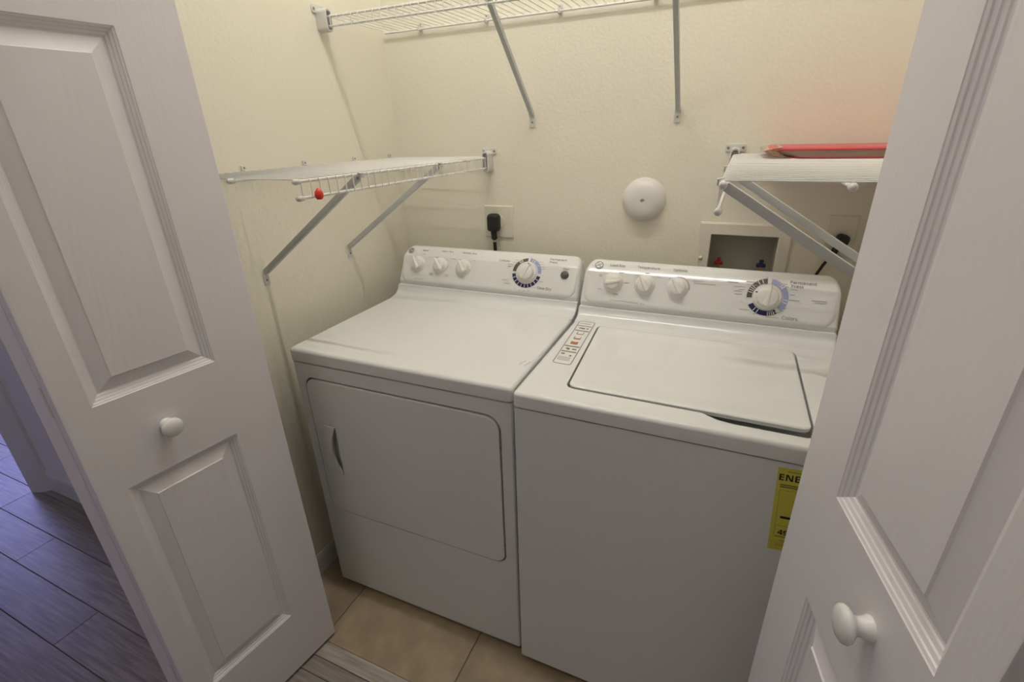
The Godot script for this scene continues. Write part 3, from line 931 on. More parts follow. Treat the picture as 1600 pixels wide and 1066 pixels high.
func build_washer() -> void:
	var w := 0.684
	var yt := 0.913
	var t := thing("washing_machine", "white top-loading washing machine with a hinged lid and coloured cycle dial, right of the dryer", "washing machine", Transform3D(Basis(Vector3.UP, 0.0042), Vector3(0.7945, 0, 0.758)))
	var depth := 0.68
	var s := MB.new()
	var up := Transform3D(Basis(Vector3(1, 0, 0), Vector3(0, 0, -1), Vector3(0, 1, 0)), Vector3.ZERO)
	s.loft([lift(rrect(0.006, 0.008, w - 0.006, depth - 0.004, 0.004, 4), 0.024, up), lift(rrect(0.002, 0.004, w - 0.002, depth, 0.005, 4), 0.027, up), lift(rrect(0.002, 0.004, w - 0.002, depth, 0.005, 4), 0.8715, up), lift(rrect(0.012, 0.014, w - 0.012, depth - 0.01, 0.005, 4), 0.8715, up)], true, false)
	s.outward(0)
	obj("cabinet", s.commit(40.0), M.enamel_front, t)
	for q in [[0.05, -0.05], [w - 0.05, -0.05], [0.05, -0.62], [w - 0.05, -0.62]]:
		var f := MB.new()
		f.lathe([[0.0, 0.0], [0.018, 0.0], [0.018, 0.010], [0.010, 0.012], [0.010, 0.025], [0.0, 0.025]], 16, Transform3D(Basis(Vector3(1, 0, 0), Vector3(0, 0, -1), Vector3(0, 1, 0)), Vector3(q[0], 0, q[1])))
		obj("foot", f.commit(), M.dark, t)
	# deck with the lid opening; the front right of the opening dips into a finger scoop
	var out := lid_outline(0.0045, 0.021, true)
	var inn := lid_outline(0.0032, 0.020, true)
	obj("top_deck", deck_mesh(w, 0.8745, yt, depth, [[out, yt], [inn, yt - 0.0025], [lid_outline(0.0030, 0.020, true), yt - 0.15]]), M.enamel, t)
	obj("back_riser", swoop_mesh(w, yt, 0.468, 0.5177, 0.9445, depth), M.enamel, t)
	var X := Transform3D(Basis(Vector3(1, 0, 0), Vector3(0, 0, -1), Vector3(0, 1, 0)), Vector3.ZERO)
	var l := MB.new()
	l.loft([lift(lid_outline(-0.005, 0.018, false), yt - 0.0085, X), lift(lid_outline(-0.0015, 0.019, false), yt - 0.006, X), lift(lid_outline(-0.0012, 0.019, false), yt + 0.0015, X), lift(lid_outline(-0.0030, 0.018, false), yt + 0.0038, X), lift(lid_outline(-0.007, 0.016, false), yt + 0.0048, X), lift(lid_outline(-0.020, 0.012, false), yt + 0.0046, X), lift(lid_outline(-0.040, 0.010, false), yt + 0.0026, X), lift(lid_outline(-0.060, 0.008, false), yt + 0.0018, X)], true, true)
	l.outward(0)
	obj("lid", l.commit(40.0), M.enamel, t)
	# pictogram sticker on the deck
	sticker(t, yt)
	# energy label on the front
	energy_label(t)
	var L := 0.1484
	var y := Vector3(0, 0.1391, -0.0516).normalized()
	var F := Transform3D(Basis(Vector3(1, 0, 0), y, Vector3(1, 0, 0).cross(y)), Vector3(0, 0.9445, -0.5177))
	var con := obj("console", console_mesh(w, L, 0.075), M.plastic, t, F)
	obj("control_panel", pad_mesh(w, 0.108), M.plastic, con)
	var P := MB.new()
	var Q := MB.new()
	var txt := func(st: MB, word: String, x: float, yy: float, hh: float): st.text(word, hh, Transform3D(Basis(Vector3(1, 0, 0), -0.48 if yy > 0.112 else 0.0), Vector3(x, yy, pad_z(yy, 0.108) + 0.0004)))
	txt.call(P, "Load Size", 0.102, 0.133, 0.0080)
	txt.call(P, "Temperature", 0.193, 0.1335, 0.0080)
	txt.call(P, "Options", 0.282, 0.133, 0.0080)
	txt.call(P, "Permanent", 0.591, 0.1235, 0.0090)
	txt.call(P, "Press", 0.578, 0.113, 0.0090)
	txt.call(P, "Colors", 0.571, 0.028, 0.0095)
	for q in [[0.057, 0.100, 0.010], [0.057, 0.096, 0.008], [0.118, 0.112, 0.014], [0.138, 0.083, 0.014], [0.060, 0.058, 0.012], [0.110, 0.047, 0.016], [0.166, 0.107, 0.010], [0.192, 0.117, 0.012], [0.226, 0.107, 0.010], [0.258, 0.107, 0.006], [0.334, 0.105, 0.030], [0.352, 0.099, 0.058], [0.120, 0.0275, 0.050], [0.164, 0.0265, 0.030], [0.190, 0.0258, 0.012], [0.424, 0.111, 0.028], [0.470, 0.116, 0.028], [0.466, 0.108, 0.016], [0.441, 0.100, 0.028], [0.447, 0.093, 0.012], [0.438, 0.088, 0.020], [0.440, 0.080, 0.018], [0.506, 0.131, 0.005], [0.524, 0.127, 0.014], [0.546, 0.117, 0.018], [0.553, 0.110, 0.010], [0.572, 0.104, 0.016], [0.570, 0.090, 0.010], [0.575, 0.076, 0.024], [0.452, 0.060, 0.006], [0.556, 0.053, 0.006], [0.461, 0.040, 0.024], [0.487, 0.031, 0.010], [0.548, 0.045, 0.012], [0.541, 0.040, 0.018], [0.532, 0.035, 0.010], [0.530, 0.026, 0.032], [0.632, 0.080, 0.034], [0.636, 0.075, 0.026]]:
		dash(Q, q[0], q[1], q[2], pad_z(q[1], 0.108) + 0.0003, 0.0014)
	obj("printed_words", P.commit(), M.print_grey, con)
	tag(obj("fine_print", Q.commit(), M.print_light, con), "", "", "", "stuff")
	badge(con, Vector3(0.046, 0.1300, 0.0), false)
	for q in [[0.097, 282.0], [0.190, 33.0], [0.282, 35.0]]:
		knob(con, Vector3(q[0], 0.0815, pad_z(0.0815, 0.108)), 0.0295, q[1])
	var ra := MB.new()
	band(ra, 0.282, 0.0815, 0.0305, 0.0320, -10, 95, -1.0)
	obj("dial_band", ra.commit(), M.print_red, con)
	dial(con, Vector3(0.5115, 0.0785, pad_z(0.0785, 0.108)), 0.0500, 0.0370, [[264, 355, 0, [283, 291, 298, 305, 327, 340]], [8, 133, 1, [42, 50, 95, 105]], [146, 240, 2, [154, 160, 166, 172, 206, 218]]], 0.0345, -8.0, 292.0)

func lid_outline(grow: float, r: float, scoop: bool) -> PackedVector2Array:   # (u, d) of the lid; grow widens it
	var c := [Vector2(0.108, 0.066), Vector2(0.588, 0.060), Vector2(0.585, 0.4405), Vector2(0.0835, 0.4475)]
	# rounded outline in real size, then skewed onto the four corners
	var w := 0.49
	var h := 0.38
	var q := rrect(-grow, -grow, w + grow, h + grow, r, 5, 14)
	var o := PackedVector2Array()
	for p in q:
		var a := p.x / w
		var b := p.y / h
		var at: Vector2 = c[0] * (1 - a) * (1 - b) + c[1] * a * (1 - b) + c[2] * a * b + c[3] * (1 - a) * b
		if b < 0.5 and p.y < 0.03:
			var f := smoothstep(0.60, 0.68, a)
			if scoop: at.y -= 0.021 * f * smoothstep(0.03, 0.0, p.y)
		o.append(at)
	return o

func sheet(s: MB, x: Transform3D, w: float, h: float, th := 0.0003) -> void:
	s.box(Vector3(-w / 2, -h / 2, 0), Vector3(w / 2, h / 2, th), 0.0, x)

func sticker(t: Node3D, yt: float) -> void:
	# lies flat on the deck; its own axes: x to the right, y to the back
	var g := 0.052
	var by := Vector3(-sin(g), 0, -cos(g))
	var bx := Vector3(1, 0, 0.035).normalized()
	var X := Transform3D(Basis(bx, by, Vector3.UP), Vector3(0.0505, yt, -0.322))
	var w := 0.049
	var h := 0.300
	var s := MB.new()
	s.loft([lift(rrect(-w / 2, -h / 2, w / 2, h / 2, 0.009, 6), 0.0), lift(rrect(-w / 2, -h / 2, w / 2, h / 2, 0.009, 6), 0.0004)])
	s.outward(0)
	var k := obj("instruction_sticker", s.commit(), M.print_white, t, X)
	tag(k, "long white sticker with washing pictograms")
	var b := MB.new()
	b.loft([lift(rrect(-w / 2, -h / 2, w / 2, h / 2, 0.009, 6), 0.0004), lift(rrect(-w / 2, -h / 2, w / 2, h / 2, 0.009, 6), 0.0007), lift(rrect(-w / 2 + 0.0022, -h / 2 + 0.0022, w / 2 - 0.0022, h / 2 - 0.0022, 0.007, 6), 0.0007), lift(rrect(-w / 2 + 0.0022, -h / 2 + 0.0022, w / 2 - 0.0022, h / 2 - 0.0022, 0.007, 6), 0.0004)], false, false)
	for yy in [[0.112, 0.0024], [0.074, 0.0030], [-0.040, 0.0034], [-0.075, 0.0030]]:
		b.box(Vector3(-w / 2 + 0.004, yy[0] - yy[1], 0.0004), Vector3(w / 2 - 0.004, yy[0] + yy[1], 0.0007))
	for q in [[-0.006, 0.094, 0.014], [0.000, 0.092, 0.010], [0.012, 0.094, 0.006], [-0.008, -0.056, 0.010], [-0.005, -0.060, 0.006], [0.010, -0.057, 0.012], [0.010, -0.098, 0.006], [-0.012, -0.090, 0.010]]:
		b.box(Vector3(q[0] - q[2] / 2, q[1] - 0.004, 0.0004), Vector3(q[0] + q[2] / 2, q[1] + 0.004, 0.0007))
	for q in [-0.110, -0.116, -0.122, -0.128, 0.128, 0.134]:
		b.box(Vector3(-w / 2 + 0.006, q - 0.0008, 0.0004), Vector3(w / 2 - 0.010, q + 0.0008, 0.0006))
	tag(obj("printed_lines", b.commit(), M.print_grey, k), "", "", "", "stuff")
	# three tubs, filled from little to full
	var tub := MB.new()
	var fill := MB.new()
	for q in [[0.056, 0.15], [0.020, 0.45], [-0.015, 0.95]]:
		var cy: float = q[0]
		for sd in [-1.0, 1.0]: tub.box(Vector3(sd * 0.0090 - 0.0008, cy - 0.009, 0.0004), Vector3(sd * 0.0090 + 0.0008, cy + 0.009, 0.0007))
		tub.box(Vector3(-0.0085, cy - 0.0105, 0.0004), Vector3(0.0085, cy - 0.009, 0.0007))
		fill.box(Vector3(-0.0082, cy - 0.009, 0.0004), Vector3(0.0082, cy - 0.009 + 0.017 * float(q[1]), 0.0006))
	tag(obj("tub_outlines", tub.commit(), M.print_brown, k), "", "", "", "stuff")
	tag(obj("tub_levels", fill.commit(), M.print_red, k), "", "", "", "stuff")

func energy_label(t: Node3D) -> void:
	var X := Transform3D(Basis(Vector3(0, 0, 1), 0.065), Vector3(0.6095, 0.7665, -0.004))
	var s := MB.new()
	sheet(s, X, 0.133, 0.196, 0.0004)
	var k := obj("energy_label", s.commit(), M.yellow, t)
	tag(k, "yellow energy guide sticker on the washer front")
	var p := MB.new()
	var at := func(x: float, y: float): return X * Transform3D(Basis.IDENTITY, Vector3(x, y, 0.0005))
	p.text("ENERGY", 0.0140, at.call(-0.0275, 0.0765), true)
	p.text("GUIDE", 0.0140, at.call(0.0335, 0.0765), true)
	p.text("49", 0.0120, at.call(-0.044, -0.0520), true)
	p.box(Vector3(-0.052, -0.018, 0.0004), Vector3(0.045, -0.0125, 0.0007), 0.0, X)
	obj("printed_words", p.commit(), M.black, k)
	var q := MB.new()
	for r in [[-0.04, 0.0905, 0.022, 0.0008], [-0.030, 0.0600, 0.060, 0.0016], [-0.030, 0.0555, 0.060, 0.0016], [-0.022, -0.0620, 0.070, 0.0010], [-0.018, -0.0715, 0.060, 0.0008], [-0.010, -0.0755, 0.070, 0.0006], [-0.010, -0.0805, 0.090, 0.0004], [-0.010, -0.0835, 0.090, 0.0004], [-0.010, -0.0865, 0.090, 0.0004]]:
		q.box(Vector3(r[0] - r[2] / 2, r[1] - r[3], 0.0004), Vector3(r[0] + r[2] / 2, r[1] + r[3], 0.0006), 0.0, X)
	for r in [[-0.059, -0.036, 0.059, 0.048], [-0.059, -0.064, 0.059, -0.036], [-0.061, -0.093, 0.061, -0.076]]:
		for e in [[r[0], r[1], r[2], r[1]], [r[0], r[3], r[2], r[3]], [r[0], r[1], r[0], r[3]], [r[2], r[1], r[2], r[3]]]:
			q.box(Vector3(e[0] - 0.0003, e[1] - 0.0003, 0.0004), Vector3(e[2] + 0.0003, e[3] + 0.0003, 0.0006), 0.0, X)
	tag(obj("fine_print", q.commit(), mat(Color(0.25, 0.22, 0.03), 0.6), k), "", "", "", "stuff")

# ---------------------------------------------------------------- wire shelves
# local frame: x along the wall, y up, z out of the wall
func shelf(called: String, label: String, x: Transform3D, length: float, D: float, lip: float, mids: Array, braces: Array, drop: float, clips: Array, caps_at: float, bracket_at: float) -> Node3D:
	var t := thing(called, label, "wire shelf", x, "wire shelves in the laundry closet")
	var rod := func(called2: String, y: float, z: float, r: float):
		var s := MB.new()
		s.tube([Vector3(0, y, z), Vector3(length, y, z)], r, 10)
		obj(called2, s.commit(60.0), M.wire, t)
	rod.call("back_rod", 0.0, 0.012, 0.0032)
	rod.call("front_rod", 0.0, D, 0.0032)
	rod.call("lip_rod", -lip, D + 0.002, 0.0032)
	for m in mids: rod.call("middle_rod", -0.0005, m, 0.0030)
	var wm := MB.new()
	wm.tube([Vector3(0, 0.0042, 0.006), Vector3(0, 0.0042, D - 0.002), Vector3(0, 0.0030, D + 0.0032), Vector3(0, -0.002, D + 0.0048), Vector3(0, -lip - 0.003, D + 0.0052)], 0.00135, 6)
	var mesh := wm.commit(60.0)
	var n := int((length - 0.016) / 0.0254)
	for i in n + 1:
		obj("cross_wire", mesh, M.wire, t, Transform3D(Basis.IDENTITY, Vector3(0.008 + i * 0.0254, 0, 0)))
	for b in braces:
		var s := MB.new()
		# flat steel strut from the foot on the wall up to the lip, its head bent over the front rod
		var foot := Vector3(b, -drop, 0.006)
		var head := Vector3(b, -lip * 0.35, D - 0.004)
		var dir := (head - foot).normalized()
		var bar := Transform3D(Basis(Vector3(1, 0, 0), dir.cross(Vector3(1, 0, 0)), dir), foot)
		s.box(Vector3(-0.0065, -0.0045, 0.0), Vector3(0.0065, 0.0105, (head - foot).length() + 0.004), 0.0016, bar)
		s.tube([head + Vector3(0, 0, -0.002), Vector3(b, 0.004, D + 0.002), Vector3(b, 0.002, D + 0.010), Vector3(b, -0.008, D + 0.010)], 0.0065, 8, Transform3D.IDENTITY, 0.3, Vector3(1, 0, 0))
		var br := obj("brace", s.commit(50.0), M.brace, t)
		var f := MB.new()
		f.loft([lift(rrect(b - 0.0095, -drop - 0.036, b + 0.0095, -drop + 0.006, 0.004, 4), 0.0), lift(rrect(b - 0.0095, -drop - 0.036, b + 0.0095, -drop + 0.006, 0.004, 4), 0.0025), lift(rrect(b - 0.0085, -drop - 0.035, b + 0.0085, -drop + 0.005, 0.003, 4), 0.0035)])
		f.outward(0)
		obj("foot_plate", f.commit(), M.clip, br)
		var sc := MB.new()
		sc.lathe([[0.0, 0.0], [0.0034, 0.0], [0.0030, 0.0014], [0.0, 0.0018]], 12, Transform3D(Basis.IDENTITY, Vector3(b, -drop - 0.020, 0.0035)))
		obj("screw", sc.commit(), M.steel, br)
	for c in clips:
		var s := MB.new()
		s.box(Vector3(c - 0.007, 0.0058, 0.0), Vector3(c + 0.007, 0.0185, 0.006), 0.0015)
		s.box(Vector3(c - 0.005, -0.006, 0.0), Vector3(c + 0.005, 0.008, 0.0155), 0.002)
		var o := obj("wall_clip", s.commit(), M.clip, t)
		var k := MB.new()
		k.lathe([[0.0, 0.0], [0.0028, 0.0], [0.0020, 0.0012], [0.0, 0.0015]], 10, Transform3D(Basis.IDENTITY, Vector3(c, 0.0125, 0.006)))
		obj("screw", k.commit(), M.steel, o)
	if caps_at >= 0.0:
		var zs := [[0.0, D], [-lip, D + 0.002]]
		for m in mids: zs.append([-0.0005, m])
		var sgn := -1.0 if caps_at < 0.1 else 1.0
		for q in zs:
			var s := MB.new()
			var px := Transform3D(Basis(Vector3(0, 1, 0), Vector3(0, 0, sgn), Vector3(sgn, 0, 0)), Vector3(caps_at - sgn * 0.010, q[0], q[1]))
			s.lathe([[0.0, 0.0], [0.0050, 0.0], [0.0056, 0.004], [0.0060, 0.010], [0.0055, 0.014], [0.0035, 0.0168], [0.0, 0.0176]], 16, px)
			obj("end_cap", s.commit(60.0), M.clip, t)
	if bracket_at > -1.0:
		# socket screwed to the side wall that takes the end of the front lip
		var d := 1.0 if bracket_at < length * 0.5 else -1.0
		var bx := Transform3D(Basis(Vector3(0, 0, -d), Vector3.UP, Vector3(d, 0, 0)), Vector3(bracket_at, 0, D))   # x along that wall, z out of it
		var s := MB.new()
		s.loft([lift(rrect(-0.027, 0.010, 0.027, 0.032, 0.006, 4), 0.0, bx), lift(rrect(-0.027, 0.010, 0.027, 0.032, 0.006, 4), 0.003, bx), lift(rrect(-0.025, 0.012, 0.025, 0.030, 0.005, 4), 0.0045, bx)])
		s.outward(0)
		var st := s.v.size()
		s.loft([lift(rrect(-0.013, -lip - 0.014, 0.013, 0.022, 0.011, 6), 0.0, bx), lift(rrect(-0.013, -lip - 0.014, 0.013, 0.022, 0.011, 6), 0.035, bx), lift(rrect(-0.0115, -lip - 0.0125, 0.0115, 0.0205, 0.0095, 6), 0.038, bx), lift(rrect(-0.0085, -lip - 0.009, 0.0085, 0.016, 0.007, 6), 0.038, bx), lift(rrect(-0.0085, -lip - 0.009, 0.0085, 0.016, 0.007, 6), 0.022, bx)])
		s.outward(st)
		var o := obj("end_bracket", s.commit(40.0), M.clip, t)
		for q in [-0.0195, 0.0195]:
			var k := MB.new()
			k.lathe([[0.0, 0.0], [0.0040, 0.0], [0.0030, 0.0014], [0.0, 0.0018]], 12, bx * Transform3D(Basis.IDENTITY, Vector3(q, 0.021, 0.0045)))
			obj("screw", k.commit(), M.steel, o)
	return t

func build_shelves() -> void:
	# upper shelf along the back wall
	shelf("wire_shelf", "white wire shelf on the back wall, high above both machines", Transform3D(Basis.IDENTITY, Vector3(0.012, 1.7655, 0.0)), 1.536, 0.305, 0.024, [], [0.538, 0.991], 0.275, [0.143, 0.388, 0.63, 0.906], -1.0, -0.012)
	# left shelf: local x runs from its free front end to the back wall
	var tilt := 0.0018
	var bl := Basis(Vector3(0, 0, 1), 0.0) * Basis(Vector3(0, tilt, -1).normalized() * -1.0, Vector3.UP, Vector3(1, 0, 0))
	bl = Basis(Vector3(0, 0, -1), Vector3(0, 1, 0), Vector3(1, 0, 0))
	shelf("wire_shelf", "white wire shelf on the left wall above the dryer, with a red clip", Transform3D(bl, Vector3(0, 1.3635, 0.868)), 0.862, 0.388, 0.032, [0.20], [0.187, 0.533], 0.268, [0.195, 0.404, 0.623, 0.815], 0.0, 0.868)
	# right shelf: local x runs from the back wall to its free front end
	var br := Basis(Vector3(0, 0, 1), Vector3(0, 1, 0), Vector3(-1, 0, 0))
	shelf("wire_shelf", "white wire shelf on the right wall above the washer, carrying the red package", Transform3D(br, Vector3(1.56, 1.3635, 0.0)), 0.820, 0.389, 0.038, [0.230], [0.470, 0.745], 0.253, [0.06, 0.3, 0.55, 0.78], 0.820, 0.0)

# ---------------------------------------------------------------- things on the wall
func build_wall_fittings() -> void:
	# dryer outlet
	var a := thing("wall_outlet", "square almond outlet plate on the back wall behind the dryer, black plug in it", "outlet", Transform3D(Basis.IDENTITY, Vector3(0.4155, 1.1455, 0.0)), "outlets on the back wall")
	var s := MB.new()
	s.loft([lift(rrect(-0.0572, -0.0572, 0.0572, 0.0572, 0.003, 4), 0.0), lift(rrect(-0.0572, -0.0572, 0.0572, 0.0572, 0.003, 4), 0.003), lift(rrect(-0.0535, -0.0535, 0.0535, 0.0535, 0.003, 4), 0.0058)])
	s.outward(0)
	obj("cover_plate", s.commit(25.0), M.plate, a)
	var r := MB.new()
	r.lathe([[0.0, 0.004], [0.026, 0.004], [0.026, 0.008], [0.0245, 0.009], [0.0, 0.009]], 30)
	obj("receptacle", r.commit(), M.plate, a)
	var p := thing("power_cord", "black dryer plug and cord in the square outlet behind the dryer", "power cord", Transform3D(Basis.IDENTITY, Vector3(0.404, 1.147, 0.009)), "plugged-in power cords")
	var q := MB.new()
	var rings := []
	for k in [[0.0, 0.0], [0.004, 0.001], [0.022, 0.001], [0.030, -0.002], [0.034, -0.008]]:
		rings.append(lift(rrect(-0.021 - k[1], -0.032 - k[1] * 0.5, 0.021 + k[1], 0.028 + k[1], 0.0125 + minf(k[1], 0.0), 7), k[0]))
	q.loft(rings)
	q.outward(0)
	q.tube([Vector3(0, -0.026, 0.017), Vector3(0, -0.045, 0.016), Vector3(0.001, -0.060, 0.014)], 0.0105, 14)
	obj("plug", q.commit(45.0), M.black, p)
	var cm := MB.new()
	cm.tube([Vector3(0.001, -0.058, 0.014), Vector3(0.002, -0.10, 0.014), Vector3(0.006, -0.2, 0.012), Vector3(0.02, -0.5, 0.012)], 0.0062, 12)
	obj("cord", cm.commit(60.0), M.black, p)
	var tg := MB.new()
	tg.tube([Vector3(0.001, -0.064, 0.014), Vector3(0.0015, -0.071, 0.014)], 0.0067, 12)
	obj("cord_label", tg.commit(60.0), M.print_light, p)
	# washer outlet on the right
	var b := thing("wall_outlet", "narrow cream outlet plate under the right shelf, with a black plug", "outlet", Transform3D(Basis.IDENTITY, Vector3(1.4725, 1.150, 0.0)), "outlets on the back wall")
	var s2 := MB.new()
	s2.loft([lift(rrect(-0.037, -0.0575, 0.037, 0.0575, 0.003, 4), 0.0), lift(rrect(-0.037, -0.0575, 0.037, 0.0575, 0.003, 4), 0.003), lift(rrect(-0.034, -0.0545, 0.034, 0.0545, 0.003, 4), 0.0055)])
	s2.outward(0)
	obj("cover_plate", s2.commit(25.0), mat(Color(0.80, 0.74, 0.62), 0.4), b)
	for yy in [0.0195, -0.0195]:
		var o := MB.new()
		o.loft([lift(rrect(-0.0165, yy - 0.0145, 0.0165, yy + 0.0145, 0.010, 6), 0.005), lift(rrect(-0.0165, yy - 0.0145, 0.0165, yy + 0.0145, 0.010, 6), 0.0075)])
		o.outward(0)
		obj("receptacle", o.commit(), M.plate, b)
	var c := thing("power_cord", "black washer plug and cord in the narrow outlet under the right shelf", "power cord", Transform3D(Basis(Vector3(0, 0, 1), -0.25), Vector3(1.4745, 1.140, 0.0078)), "plugged-in power cords")
	var q2 := MB.new()
	q2.loft([lift(rrect(-0.015, -0.020, 0.017, 0.018, 0.011, 6), 0.0), lift(rrect(-0.016, -0.021, 0.018, 0.019, 0.012, 6), 0.016), lift(rrect(-0.012, -0.017, 0.014, 0.015, 0.010, 6), 0.026)])
	q2.outward(0)
	q2.tube([Vector3(-0.002, -0.012, 0.014), Vector3(-0.004, -0.036, 0.015), Vector3(-0.006, -0.050, 0.014)], 0.009, 12)
	obj("plug", q2.commit(45.0), M.black, c)
	var c2 := MB.new()
	c2.tube([Vector3(-0.006, -0.046, 0.014), Vector3(-0.012, -0.075, 0.013), Vector3(-0.016, -0.11, 0.012), Vector3(-0.012, -0.16, 0.012), Vector3(0.04, -0.4, 0.012)], 0.0042, 10)
	obj("cord", c2.commit(60.0), M.black, c)
	# washer supply box let into the wall
	var w := thing("washer_box", "white recessed washer supply box in the back wall with red and blue valves", "supply box", Transform3D(Basis.IDENTITY, Vector3(1.23, 1.045, 0.0)))
	var f := MB.new()
	f.loft([lift(rrect(-0.128, -0.125, 0.128, 0.130, 0.003, 3), 0.0), lift(rrect(-0.128, -0.125, 0.128, 0.130, 0.003, 3), 0.004), lift(rrect(-0.123, -0.120, 0.123, 0.125, 0.003, 3), 0.007), lift(rrect(-0.094, -0.097, 0.094, 0.095, 0.003, 3), 0.007), lift(rrect(-0.092, -0.095, 0.092, 0.093, 0.003, 3), 0.004), lift(rrect(-0.092, -0.095, 0.092, 0.093, 0.003, 3), 0.0)], false, false)
	f.facing(0, Vector3(0, 0, 1))
	obj("frame", f.commit(25.0), mat(Color(0.80, 0.75, 0.65), 0.45), w)
	var bx := MB.new()
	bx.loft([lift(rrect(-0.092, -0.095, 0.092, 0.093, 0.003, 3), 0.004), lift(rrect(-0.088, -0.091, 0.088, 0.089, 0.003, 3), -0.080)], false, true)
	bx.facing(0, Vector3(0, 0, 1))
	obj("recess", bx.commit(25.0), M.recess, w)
	var sn := MB.new()
	sn.lathe([[0.0, 0.0], [0.006, 0.0], [0.006, 0.003], [0.004, 0.006], [0.0, 0.007]], 14, Transform3D(Basis.IDENTITY, Vector3(-0.115, 0.020, 0.006)))
	obj("cover_clip", sn.commit(45.0), M.plate, w)
	for q3 in [[-0.062, M.valve_red, "red valve handle"], [0.060, M.valve_blue, "blue valve handle"]]:
		var v := MB.new()
		v.tube([Vector3(q3[0], -0.092, -0.035), Vector3(q3[0], -0.020, -0.035)], 0.009, 14)
		v.tube([Vector3(q3[0], -0.02, -0.035), Vector3(q3[0], -0.006, -0.035)], 0.006, 12)
		var vo := obj("valve", v.commit(45.0), M.brass, w)
		var h := MB.new()
		h.box(Vector3(q3[0] - 0.013, -0.008, -0.041), Vector3(q3[0] + 0.013, 0.004, -0.029), 0.003)
		h.box(Vector3(q3[0] - 0.006, 0.002, -0.039), Vector3(q3[0] + 0.006, 0.016, -0.031), 0.002)
		var ho := obj("valve_handle", h.commit(), q3[1], vo)
		tag(ho, q3[2])
	# round cover
	var d := MB.new()
	d.lathe([[0.0, 0.0], [0.067, 0.0], [0.067, 0.004], [0.0655, 0.006], [0.064, 0.0075], [0.062, 0.0125], [0.057, 0.020], [0.048, 0.027], [0.036, 0.0315], [0.022, 0.0335], [0.010, 0.0340], [0.0062, 0.0330], [0.0045, 0.029], [0.0035, 0.024], [0.0, 0.0235]], 48, Transform3D.IDENTITY)
	var dm := obj("dome_cover", d.commit(50.0), M.dome, null, Transform3D(Basis.IDENTITY, Vector3(0.926, 1.2355, 0.0)))
	tag(dm, "round white dome cover with a centre hole on the wall between the shelves", "wall cover")

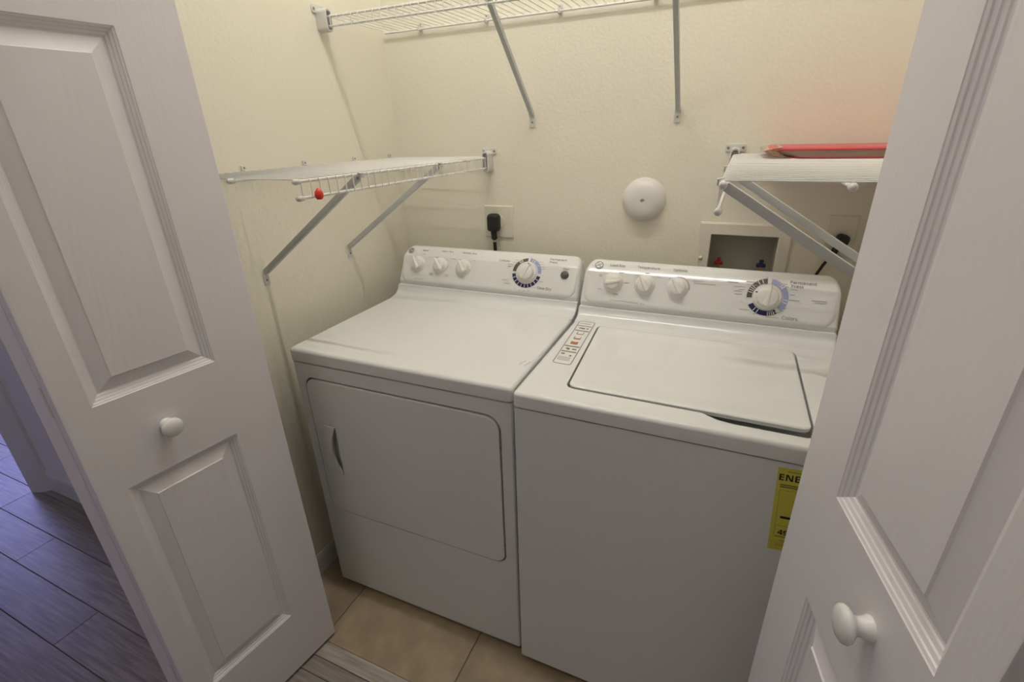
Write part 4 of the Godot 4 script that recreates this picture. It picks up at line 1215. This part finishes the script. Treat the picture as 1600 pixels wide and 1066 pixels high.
# ---------------------------------------------------------------- small things
func build_small() -> void:
	# red clip on the lip of the left shelf
	var s := MB.new()
	s.lathe([[0.0, -0.010], [0.0055, -0.0095], [0.0085, -0.005], [0.0090, 0.0], [0.0078, 0.006], [0.0045, 0.010], [0.0022, 0.013], [0.0, 0.0135]], 14, Transform3D(Basis(Vector3(1, 0, 0), Vector3(0, 0, -1), Vector3(0, 1, 0)), Vector3.ZERO))
	var o := obj("shelf_clip", s.commit(50.0), M.orange_red, null, Transform3D(Basis.IDENTITY, Vector3(0.3975, 1.3345, 0.822)))
	tag(o, "small bright red plastic clip hanging on the lip of the left wire shelf", "clip")
	# flat red package wrapped in clear plastic on the right shelf
	var p := thing("wrapped_package", "flat red package in clear plastic wrap lying on the right wire shelf", "package", Transform3D(Basis.IDENTITY, Vector3(1.24, 1.3693, 0.02)))
	var L := 0.30
	var D := 0.245
	var top := MB.new()
	var rings := []
	for q in [[0.0, 0.017], [0.0, 0.0195], [0.006, 0.0225], [0.02, 0.0235]]:
		rings.append(lift(rrect4(0.006 + q[0], -D + q[0], L, -0.0 - q[0], [0.03, 0.004, 0.004, 0.03], 6), q[1], Transform3D(Basis(Vector3(1, 0, 0), Vector3(0, 0, -1), Vector3(0, 1, 0)), Vector3.ZERO)))
	top.loft(rings)
	top.outward(0)
	obj("red_cover", top.commit(40.0), M.red, p)
	var bot := MB.new()
	bot.loft([lift(rrect4(0.045, -D, L, 0.0, [0.03, 0.004, 0.004, 0.03], 6), 0.0, Transform3D(Basis(Vector3(1, 0, 0), Vector3(0, 0, -1), Vector3(0, 1, 0)), Vector3.ZERO)), lift(rrect4(0.043, -D, L, 0.0, [0.03, 0.004, 0.004, 0.03], 6), 0.0025, Transform3D(Basis(Vector3(1, 0, 0), Vector3(0, 0, -1), Vector3(0, 1, 0)), Vector3.ZERO))])
	bot.outward(0)
	obj("red_base", bot.commit(40.0), M.red, p)
	var mid := MB.new()
	mid.loft([lift(rrect4(0.050, -D + 0.006, L - 0.002, -0.004, [0.026, 0.004, 0.004, 0.026], 6), 0.0025, Transform3D(Basis(Vector3(1, 0, 0), Vector3(0, 0, -1), Vector3(0, 1, 0)), Vector3.ZERO)), lift(rrect4(0.012, -D + 0.004, L - 0.002, -0.004, [0.026, 0.004, 0.004, 0.026], 6), 0.017, Transform3D(Basis(Vector3(1, 0, 0), Vector3(0, 0, -1), Vector3(0, 1, 0)), Vector3.ZERO))])
	mid.outward(0)
	obj("contents", mid.commit(40.0), M.beige, p)
	var wr := MB.new()
	var wrap := []
	for i in 9:
		var q := i / 8.0
		var zz := lerpf(-0.002, D + 0.002, q)
		var j := 0.003 * sin(i * 2.1)
		wrap.append(PackedVector3Array([Vector3(0.052, 0.001, zz), Vector3(0.020 + j, 0.006, zz), Vector3(-0.004 - j, 0.013, zz), Vector3(-0.006 - j, 0.017, zz), Vector3(0.012, 0.0215, zz), Vector3(0.034, 0.0242, zz), Vector3(0.034, 0.0238, zz), Vector3(0.014, 0.0205, zz), Vector3(-0.004 - j, 0.0165, zz), Vector3(-0.002 - j, 0.0135, zz), Vector3(0.022 + j, 0.0068, zz), Vector3(0.052, 0.0016, zz)]))
	wr.loft(wrap)
	wr.outward(0)
	obj("plastic_wrap", wr.commit(30.0), M.wrap, p)
	# ceiling fixture whose light fills the closet
	var f := thing("ceiling_light", "long white ceiling light above the closet opening", "ceiling light", Transform3D(Basis.IDENTITY, Vector3(0.75, 3.05, 0.69)))
	obj("housing", boxm(Vector3(-0.61, -0.05, -0.065), Vector3(0.61, 0.0, 0.065), 0.006), M.clip, f)
	var e := mat(Color(0.9, 0.88, 0.82), 0.5)
	e.emission_enabled = true
	e.emission = Color(1.0, 0.945, 0.845)
	e.emission_energy_multiplier = 2.0
	var g := thing("ceiling_light", "square white flush ceiling light of the hall behind the viewer", "ceiling light", Transform3D(Basis.IDENTITY, Vector3(0.45, 3.05, 1.95)))
	obj("housing", boxm(Vector3(-0.28, -0.03, -0.28), Vector3(0.28, 0.0, 0.28), 0.006), M.clip, g)
	obj("diffuser", boxm(Vector3(-0.26, -0.055, -0.26), Vector3(0.26, -0.03, 0.26), 0.008), e, g)
	obj("diffuser", boxm(Vector3(-0.59, -0.092, -0.020), Vector3(0.59, -0.05, 0.020), 0.008), e, f)
